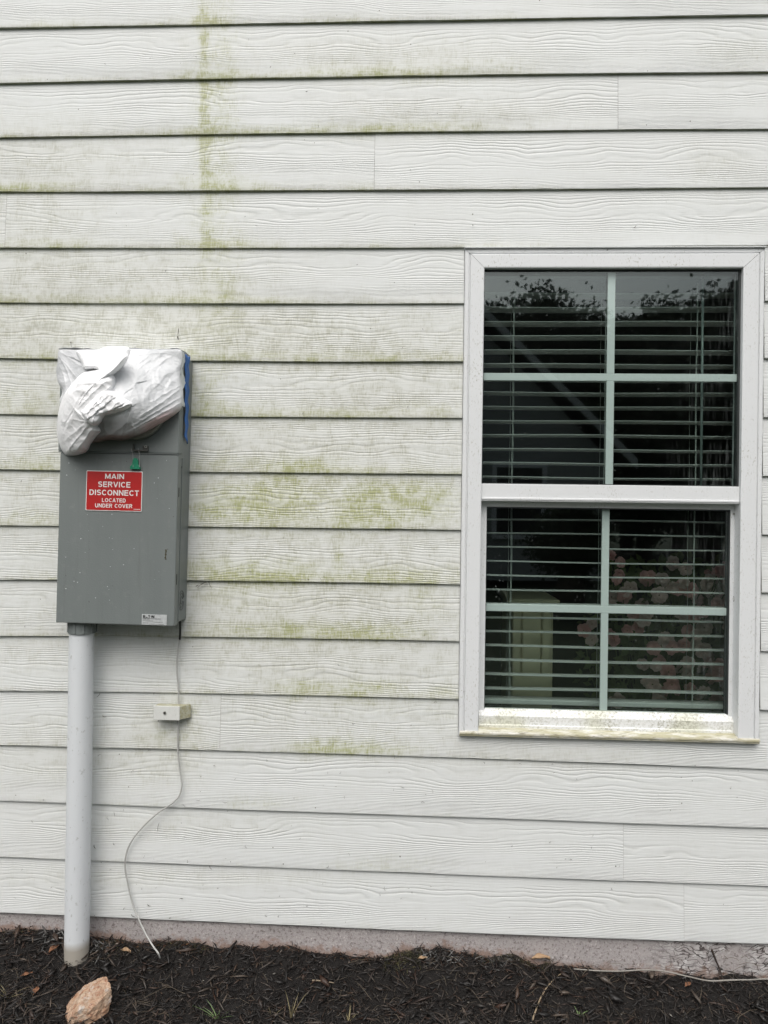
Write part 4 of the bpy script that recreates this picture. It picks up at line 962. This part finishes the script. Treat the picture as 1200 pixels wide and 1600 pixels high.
parts = [chips(520, (-1.55, 1.35), (-.42, 0.0), (.018, .050), DK, 41, wid=(.3, .55), lift=.018, up=.3), chips(19000, (-1.55, 1.35), (-.42, 0.0), (.005, .040), DK, 1, lift=.018, up=.35), chips(3500, (-1.55, 1.35), (-.42, 0.0), (.02, .075), DK, 2, wid=(.06, .16), lift=.016, up=.18),
         chips(7000, (-3.4, 3.2), (-1.35, -.02), (.01, .07), DK, 3), chips(900, (-1.5, 1.3), (-.40, 0.), (.004, .012), [(.22, .19, .16), (.13, .11, .10), (.3, .28, .25)], 4, wid=(.2, .5), lift=.014)]
vv = []; ff = []; cc_ = []; o_ = 0
for v, f, c in parts: vv.append(v); ff.append(f+o_); cc_.append(c); o_ += len(v)
tag(mesh_obj('bark_mulch', np.concatenate(vv), np.concatenate(ff), CHIP, attrs={'tone': np.concatenate(cc_)}), 'dark shredded bark mulch covering the bed at the foot of the wall', 'mulch', kind='stuff')
# weathered silver shreds and roots gathered against the foundation
def near(lo, hi): return lambda r, n, x: -np.abs(r.normal(lo, hi, n))
def band(px0, px1): return (float(P(px0, 1485, 0)[0]), float(P(px1, 1485, 0)[0]))
GRY = [(.22, .22, .21), (.13, .13, .125), (.07, .065, .06), (.30, .30, .29)]; CLAY = [(.16, .07, .03), (.10, .045, .025), (.21, .10, .045), (.06, .035, .02)]; MOSS = [(.06, .065, .02), (.10, .09, .03), (.05, .045, .02), (.12, .10, .05)]
pp = [chips(160, band(650, 720), near(.02, .02), (.01, .04), GRY, 21, wid=(.08, .16)), chips(90, band(740, 800), near(.01, .015), (.012, .05), GRY, 22, wid=(.06, .14)), chips(60, band(70, 104), near(.02, .02), (.012, .05), GRY, 23),
      chips(50, band(148, 185), near(.04, .02), (.012, .05), GRY, 24), chips(200, band(150, 330), near(.004, .01), (.006, .02), CLAY, 25), chips(420, band(330, 760), near(.0, .008), (.005, .022), CLAY, 26), chips(200, band(760, 1100), near(.0, .006), (.005, .02), CLAY, 27),
      chips(600, band(235, 330), near(.01, .015), (.003, .014), MOSS, 28, up=.8), chips(500, band(160, 225), near(.03, .02), (.003, .012), MOSS, 29, up=.8), chips(700, band(600, 660), near(.02, .02), (.004, .02), MOSS, 30, up=.7), chips(500, band(740, 860), near(.0, .012), (.004, .016), MOSS, 31, up=.8), chips(150, band(0, 60), near(.0, .01), (.004, .02), CLAY+MOSS, 32), chips(40, band(1060, 1200), near(.02, .02), (.01, .03), GRY, 33)]
vv = []; ff = []; cc_ = []; o_ = 0
for v, f, c in pp: vv.append(v); ff.append(f+o_); cc_.append(c); o_ += len(v)
tag(mesh_obj('wall_foot_litter', np.concatenate(vv), np.concatenate(ff), CHIP, attrs={'tone': np.concatenate(cc_)}), 'grey weathered shreds, clay crumbs and moss gathered along the foundation', 'plant litter', kind='stuff')
# dry grass stems and straw
b = MB(); rr = random.Random(9)
def G(px, py):                                     # the point of the mulch surface seen at px, py
    Y = 0.0
    for _ in range(60):
        p = P(px, py, Y); 
        if p[2] <= float(gh(p[0], p[1])): break
        Y -= .01
        if Y < -1.5: break
    lo, hi = Y, Y+.01
    return p
def G2(px, py):
    d = _F+_R*(px-600)/F_PX+_U*(800-py)/F_PX; t0, t1 = 1.6, 3.4
    for t in np.linspace(1.2, 3.2, 600):
        p = CAM+d*t
        if p[1] > .0 or p[2] < float(gh(p[0], p[1])): return p
    return p
for k in range(170):
    px = rr.uniform(-20, 1220); py = rr.uniform(1500, 1600)
    if 95 < px < 180 and py > 1520: continue
    p = G2(px, py)+np.array([0, 0, .006]); l = rr.uniform(.02, .09); a = rr.uniform(0, 6.28); q = rr.uniform(-.25, .25)
    pts = [p+np.array([math.cos(a+q*t)*l*t, math.sin(a+q*t)*l*t, (.004+.006*rr.random())*math.sin(math.pi*t)+rr.uniform(-.001, .001)]) for t in np.linspace(0, 1, 6)]
    b.add([], []); b.tube(pts, rr.uniform(.0003, .0007), 4)
STRAW = plain('dry_straw', (.13, .105, .075), .8, .5, 8)
tag(b.build('dry_grass_stems', STRAW), 'thin dry grass stems scattered over the dark mulch', 'dry grass', kind='stuff')

def stick(path, r, mat, name, label, cat, lift=.008, grp=None):
    pts = [G2(x, y)+np.array([0, 0, lift+(z if len(q) > 2 else 0)]) for q in path for x, y, z in [(*q, 0)[:3]]]
    b = MB(); s = spline(pts, 5); n = len(s); b.tube(s, [r*(1-.5*i/n) for i in range(n)], 8)
    return tag(b.build(name, mat, loc=tuple(pts[0]), smooth=True), label, cat, grp)
TAN = plain('tan_reed', (.30, .23, .15), .6, .12, 15)
stick([(832, 1598), (842, 1570), (853, 1549), (868, 1532), (877, 1525)], .0026, TAN, 'reed_stem', 'jointed tan reed stem lying on the mulch near the bottom edge right of centre', 'stem')
stick([(488, 1536), (505, 1537), (522, 1540)], .0022, plain('bleached_stick', (.30, .24, .17), .7), 'twig', 'short pale stick on the mulch below the middle of the wall', 'twig')
stick([(1112, 1490), (1117, 1503), (1124, 1520), (1131, 1540)], .0035, plain('dark_root', (.035, .024, .018), .8, .3), 'root', 'dark thin root leaning on the cracked foundation at right', 'root', .012)
# ground cable at the right
b = MB(); pts = [(896, 1514), (930, 1516.5), (965, 1517.5), (1005, 1515.5), (1030, 1516.5), (1050, 1520), (1080, 1527), (1108, 1532.5), (1140, 1531.5), (1170, 1531), (1215, 1532)]
b.tube(spline([P(x, y, -.012-.02*ss(896, 1000, x)) for x, y in pts]+[P(1290, 1560, -.04), P(1400, 1590, -.06)], 6), .0021, 10)
tag(b.build('cable', plain('soiled_cable_jacket', (.25, .235, .21), .6, .45, 25), loc=tuple(P(905, 1516, -.012)), smooth=True), 'white cable lying on the mulch along the foundation at right', 'cable')

# rock
rc = G2(142, 1588); rc = rc+np.array([-.004, .010, .028])
bm = bmesh.new(); bmesh.ops.create_icosphere(bm, subdivisions=6, radius=1)
rr = random.Random(21); pl = []
for k in range(26):
    d = Vector((rr.gauss(0, 1), rr.gauss(0, 1), rr.gauss(0, 1))).normalized(); pl.append((d, rr.uniform(.64, .90)))
pl += [(Vector((0, 0, 1)), .62), (Vector((.1, -.6, .8)).normalized(), .66), (Vector((.95, -.2, .1)).normalized(), .78), (Vector((.5, -.85, -.1)).normalized(), .72), (Vector((1, 0, .1)).normalized(), .60), (Vector((-1, .1, 0)).normalized(), .80), (Vector((.5, .85, .3)).normalized(), .68)]
ca_, sa_ = math.cos(math.radians(40)), math.sin(math.radians(40))
rv = []
for v in bm.verts:
    n_ = v.co.normalized(); t = 1.0
    for d, h in pl:
        q = d.dot(n_)
        if q > 1e-3: t = min(t, h/q)
    p = n_*t; p = p*(1+.04*(mnoise.fractal(p*2.2, 1, 2, 4)))+n_*.028*mnoise.fractal(p*7, 1, 2, 4)
    p = Vector((p.x*.082, p.y*.068, p.z*.066))
    p = Vector((p.x*ca_-p.y*sa_, p.x*sa_+p.y*ca_, p.z+.22*p.x)); rv.append(p)
rf = [tuple(v.index for v in f.verts) for f in bm.faces]; bm.free()
rk = mesh_obj('rock', [np.array(p)+rc for p in rv], rf, ROCK, loc=tuple(rc-np.array([0, 0, .03]))); tag(rk, 'rough orange and tan rock lying on the mulch in front of the conduit', 'rock')

# fallen leaves
LFM = [plain('brown_leaf', (.20, .09, .045), .7, .3, 60), plain('tan_leaf', (.33, .22, .13), .7, .3, 60)]
def leaf(px, py, l, w, ang, curl, m, label, lift=.01):
    c = G2(px, py)+np.array([0, 0, lift]); v = []; n = 10
    for i in range(n+1):
        t = i/n; ww = w*math.sin(math.pi*min(1, t*.96+.02))**.8*(1+.08*math.sin(i*2.3))
        for k in range(5):
            s = k/4*2-1; u_ = (t-.5)*l; x = u_*math.cos(ang)-s*ww*.5*math.sin(ang); y = u_*math.sin(ang)+s*ww*.5*math.cos(ang)
            v.append((c[0]+x, c[1]+y, c[2]+curl*abs(s)**1.5*w*.5+.2*curl*l*math.sin(t*3.1)+.0015*math.sin(i+k)))
    f = [(i*5+k, i*5+k+1, i*5+k+6, i*5+k+5) for i in range(n) for k in range(4)]
    o = mesh_obj('fallen_leaf', v, f, m, loc=tuple(c), smooth=True); s_ = o.modifiers.new('thick', 'SOLIDIFY'); s_.thickness = .0006
    return tag(o, label, 'leaf', 'dead leaves on the mulch')
leaf(84, 1489, .040, .018, 1.3, .5, LFM[0], 'curled brown leaf on the mulch just left of the conduit base')
leaf(41, 1529, .036, .014, .6, .4, LFM[0], 'narrow brown leaf on the mulch near the left edge, upper of two')
leaf(56, 1555, .032, .016, 1.7, .5, LFM[0], 'brown pointed leaf on the mulch left of the rock')
leaf(196, 1492, .040, .016, -.3, .5, LFM[1], 'tan curled leaf on the mulch to the right of the conduit')
leaf(845, 1506, .060, .022, .1, .6, LFM[1], 'tan curled leaf against the foundation above the reed stem', .012)
leaf(660, 1503, .030, .012, .2, .4, LFM[1], 'small pale leaf on the mulch below the orange clay patch')
leaf(1075, 1545, .030, .014, .7, .5, LFM[0], 'small brown leaf on the mulch below the white cable at right')
# green and dry tufts
def tuft(px, py, n, h, mat, label, spread=.6, cat='grass tuft', seed=1):
    c = G2(px, py); r = random.Random(seed); b = MB()
    for k in range(n):
        a = r.uniform(0, 6.28); L = h*r.uniform(.5, 1.1); sp = r.uniform(.15, spread); w = .0016*r.uniform(.6, 1.2); pts = []
        for i in range(7):
            t = i/6; pts.append(np.array([c[0]+math.cos(a)*sp*L*t*(1+.5*t), c[1]+math.sin(a)*sp*L*t, c[2]-.004+L*(t-.35*sp*t*t)]))
        sd_ = np.array([-math.sin(a), math.cos(a), 0])
        v = []
        for i, p in enumerate(pts): ww = w*(1-(i/6)**1.6)+.0001; v += [p-sd_*ww, p+np.array([0, 0, -ww*.5]), p+sd_*ww]
        b.add(v, [(i*3+k2, i*3+k2+1, i*3+k2+4, i*3+k2+3) for i in range(6) for k2 in range(2)])
    return tag(b.build('grass_tuft', mat, loc=tuple(c)), label, cat, 'grass tufts in the mulch')
GRS = plain('green_grass_blade', (.16, .24, .09), .6, .3, 30); DRY = plain('dry_grass_blade', (.26, .22, .12), .7, .3, 30)
tuft(340, 1594, 11, .055, GRS, 'small green grass tuft at the bottom edge below the siding joint left of centre', 1.1, seed=2)
tuft(905, 1588, 9, .032, GRS, 'tiny green sprout in the mulch right of the reed stem', .9, seed=4)
tuft(455, 1592, 7, .085, DRY, 'sparse dry upright stems in the mulch at bottom centre', .5, seed=6)
tuft(545, 1597, 6, .05, DRY, 'sparse low dry stems right of the bottom centre tuft', .7, seed=8)
tuft(425, 1590, 4, .05, DRY, 'two or three dry blades just left of the taller dry stems', .6, seed=9)
tuft(12, 1560, 7, .06, DRY, 'dry pale grass wisps at the left edge of the mulch', 1.2, seed=10)

# dark clippings stuck to the siding
b = MB(); rr = random.Random(13)
def clip(px, py, l, a, w=.0006, Y=-.002, cv=.6):
    c = P(px, py, Y); pts = []; x, z, an = c[0], c[2], a
    for i in range(6): pts.append((x, Y-.001*math.sin(i), z)); x += l/5*math.cos(an); z += l/5*math.sin(an); an += cv*.35
    b.tube(pts, [w*.5, w, w, w*.9, w*.7, w*.3], 4)
for k in range(60): clip(rr.uniform(150, 700), rr.uniform(1090, 1460), rr.uniform(.004, .016), rr.uniform(0, 6.28), rr.uniform(.0004, .0008), -.002, rr.uniform(-2, 2))
for k in range(50): clip(rr.uniform(0, 1200), rr.uniform(1190, 1460), rr.uniform(.003, .010), rr.uniform(0, 6.28), rr.uniform(.0004, .0008), -.002, rr.uniform(-2, 2))
for k in range(50): clip(rr.choice([rr.uniform(0, 720), rr.uniform(300, 720)]), rr.uniform(40, 1090), rr.uniform(.003, .008), rr.uniform(0, 6.28), rr.uniform(.0004, .0009), -.002, rr.uniform(-2, 2))
clip(279, 513, .020, -1.5, .0010, -.003, -.3); clip(278, 525, .012, -1.6, .0020, -.003, .2); clip(111, 535, .016, -1.57, .0006, -.002, .1); clip(110, 535, .004, 0, .0018, -.002, 1)
clip(322, 909, .034, 3.6, .0012, -.004, .2); clip(312, 908, .024, -.1, .0009, -.004, -.2); clip(326, 908, .026, -1.3, .0008, -.004, .2); clip(306, 916, .01, .4, .0018, -.004, 0)
clip(1146, 940, .018, 1.2, .0012, .026, .5); clip(1149, 935, .010, .2, .0010, .026, 1.5); clip(160, 1118, .014, -.7, .0009); clip(249, 1285, .030, -1.9, .0009, -.003, .2)
clip(151, 1089, .018, .5, .0008); clip(146, 1010, .006, 1.2, .0008); clip(147, 1320, .014, -1.6, .0010); clip(328, 1352, .016, -1.6, .0008); clip(738, 352, .004, 0, .0015); clip(990, 356, .012, .4, .0009)
clip(948, 391, .006, .3, .0012, -.0095); clip(258, 424, .006, .5, .001)
tag(b.build('grass_clippings', plain('dried_clippings', (.05, .045, .03), .9, .4, 60), loc=(0, 0, 0)), 'tiny dark grass clippings stuck to the white siding', 'clippings', kind='stuff')

# ================================================================ BEHIND THE CAMERA (seen mirrored in the glass)
def V_(px, py, d):                                 # point at distance d in front of the wall whose mirror image shows at px, py
    p = P(px, py, d); return np.array([p[0], -p[1], p[2]])
nh = empty('neighbour_house', (-1.2, -16, -.16), 'grey gabled neighbouring house mirrored in the left window panes', 'house')
pk = V_(560, 300, 14); ev = V_(965, 712, 14); lx_ = 2*pk[0]-ev[0]
wl = plain('neighbour_siding', (.36, .37, .36), .8, .05, 2)
b = MB(); b.prism([(ev[0]-.25, 0, -.16), (ev[0]-.25, 0, ev[2]), (pk[0], 0, pk[2]-.25), (lx_+.25, 0, ev[2]), (lx_+.25, 0, -.16)], [(0, -14, 0), (0, -24, 0)]); b.build('wall', wl, nh)
b = MB()
for s, e2 in ((1, ev[0]), (-1, lx_)):
    b.prism([(pk[0], 0, pk[2]), (e2+.3*s, 0, ev[2]-.2), (e2+.3*s, 0, ev[2]-.05), (pk[0], 0, pk[2]+.16)], [(0, -13.6, 0), (0, -24.4, 0)])
b.build('roof', plain('grey_shingles', (.10, .10, .10), .9, .3, 3), nh)
b = MB()
for s, e2 in ((1, ev[0]), (-1, lx_)):
    b.prism([(pk[0], 0, pk[2]-.1), (e2+.32*s, 0, ev[2]-.32), (e2+.32*s, 0, ev[2]-.12), (pk[0], 0, pk[2]+.1)], [(0, -13.52, 0), (0, -13.598, 0)])
b.build('fascia', plain('pale_fascia', (.62, .63, .62), .5), nh)
for x in (ev[0]-2.2, ev[0]-4.8):
    w_ = MB().box(x-.5, x+.5, -13.99, -13.9, .9, 2.4).build('window', plain('dark_window', (.03, .03, .03), .2), nh)
    MB().box(x-.6, x-.5, -13.99, -13.86, .8, 2.5).box(x+.5, x+.6, -13.99, -13.86, .8, 2.5).box(x-.5, x+.5, -13.99, -13.86, 2.4, 2.5).box(x-.5, x+.5, -13.99, -13.86, .8, .9).build('frame', VIN, w_)
TLEAF = plain('tree_leaves', (.035, .05, .02), .8, .5, 2); BARK = plain('tree_bark', (.10, .08, .06), .9, .3, 4, .02, 10)
def tree(px, top, bot, w, d, label, seed, n=5200, dens=1.0):
    r = np.random.default_rng(seed); t = V_(px, top, d); bs = np.array([t[0], -d, -.16]); half = abs(V_(px+w/2, top, d)[0]-t[0]); zb = V_(px, max(bot, 840), d)[2]; zb = max(zb, .2)
    T = empty('tree', tuple(bs), label, 'tree', 'trees mirrored in the window glass'); cz = (t[2]+zb)/2; hz = (t[2]-zb)/2
    b = MB(); b.tube([tuple(bs), (bs[0]+.1, -d, cz*.5), (bs[0], -d, cz), (bs[0]+.15, -d, t[2]-hz*.4)], [.28, .2, .13, .03], 10)
    cen = []
    for k in range(40):
        a = r.uniform(0, 6.28); e = r.uniform(-1, 1); q = math.sqrt(1-e*e)*r.uniform(.5, .85)
        c = np.array([bs[0]+half*q*math.cos(a), -d+half*q*math.sin(a), cz+hz*e*.8]); cen.append(c)
        if k % 2 == 0: b.tube([(bs[0], -d, max(.5, c[2]-hz*.5)), tuple((c+np.array([bs[0], -d, c[2]-hz*.3]))/2), tuple(c)], [.09, .05, .015], 6)
    b.build('trunk', BARK, T, smooth=True)
    n = int(n*3); cen = np.array(cen); k = r.integers(0, 40, n); p = cen[k]+r.normal(0, 1, (n, 3))*half*.23*dens
    dd = r.normal(0, 1, (n, 3)); dd /= np.linalg.norm(dd, axis=1)[:, None]; s = np.cross(dd, r.normal(0, 1, (n, 3))); s /= np.linalg.norm(s, axis=1)[:, None]
    L = r.uniform(.05, .14, n)[:, None]*d/24
    v = np.stack([p-dd*L, p+s*L*.6, p+dd*L, p-s*L*.6], 1).reshape(-1, 3); f = (np.arange(n)*4)[:, None]+np.arange(4)[None]
    mesh_obj('crown', v, f, TLEAF, T)
tree(872, 425, 760, 150, 26, 'rounded dense tree mirrored in the upper left pane', 1, 7000)
tree(775, 452, 760, 90, 28, 'lower tree at the left edge of the upper left pane mirror image', 2)
tree(1065, 428, 770, 120, 27, 'loose tall tree mirrored in the upper right pane left of the wand', 3, 4200, 1.1)
tree(1150, 425, 770, 110, 30, 'tall tree mirrored at the right edge of the upper right pane', 4, 5000)
tree(985, 480, 770, 90, 29, 'lower tree mirrored just right of the upper vertical muntin', 5, 3600)
tree(890, 790, 900, 120, 9, 'dark shrub mirrored in the lower left pane', 6, 3000)
tree(1240, 440, 780, 130, 26, 'tall tree mirrored beyond the right window frame', 7, 4000)
for q_, (px_, tp_, w_, d_, lab_) in enumerate(((735, 470, 120, 33, 'dark tree mass mirrored behind the left end of the neighbouring roof'), (835, 452, 130, 34, 'broad dark tree mirrored behind the rounded tree in the upper left pane'), (925, 468, 120, 33, 'dark tree mirrored behind the vertical bar of the upper sash'),
        (1015, 462, 120, 34, 'dark tree mirrored low in the left half of the upper right pane'), (1105, 450, 130, 33, 'broad dark tree mirrored behind the wand of the blind'), (1200, 455, 130, 34, 'dark tree mirrored at the far right edge of the glass'),
        (1010, 560, 150, 22, 'bushy low tree mirrored at the foot of the upper right pane'), (1120, 570, 150, 23, 'second bushy low tree mirrored at the lower right corner of the upper sash'))):
    tree(px_, tp_, 800, w_, d_, lab_, 30+q_, 4200, 1.25)
tree(690, 450, 780, 120, 30, 'tall tree mirrored beyond the left window frame', 8, 4000)
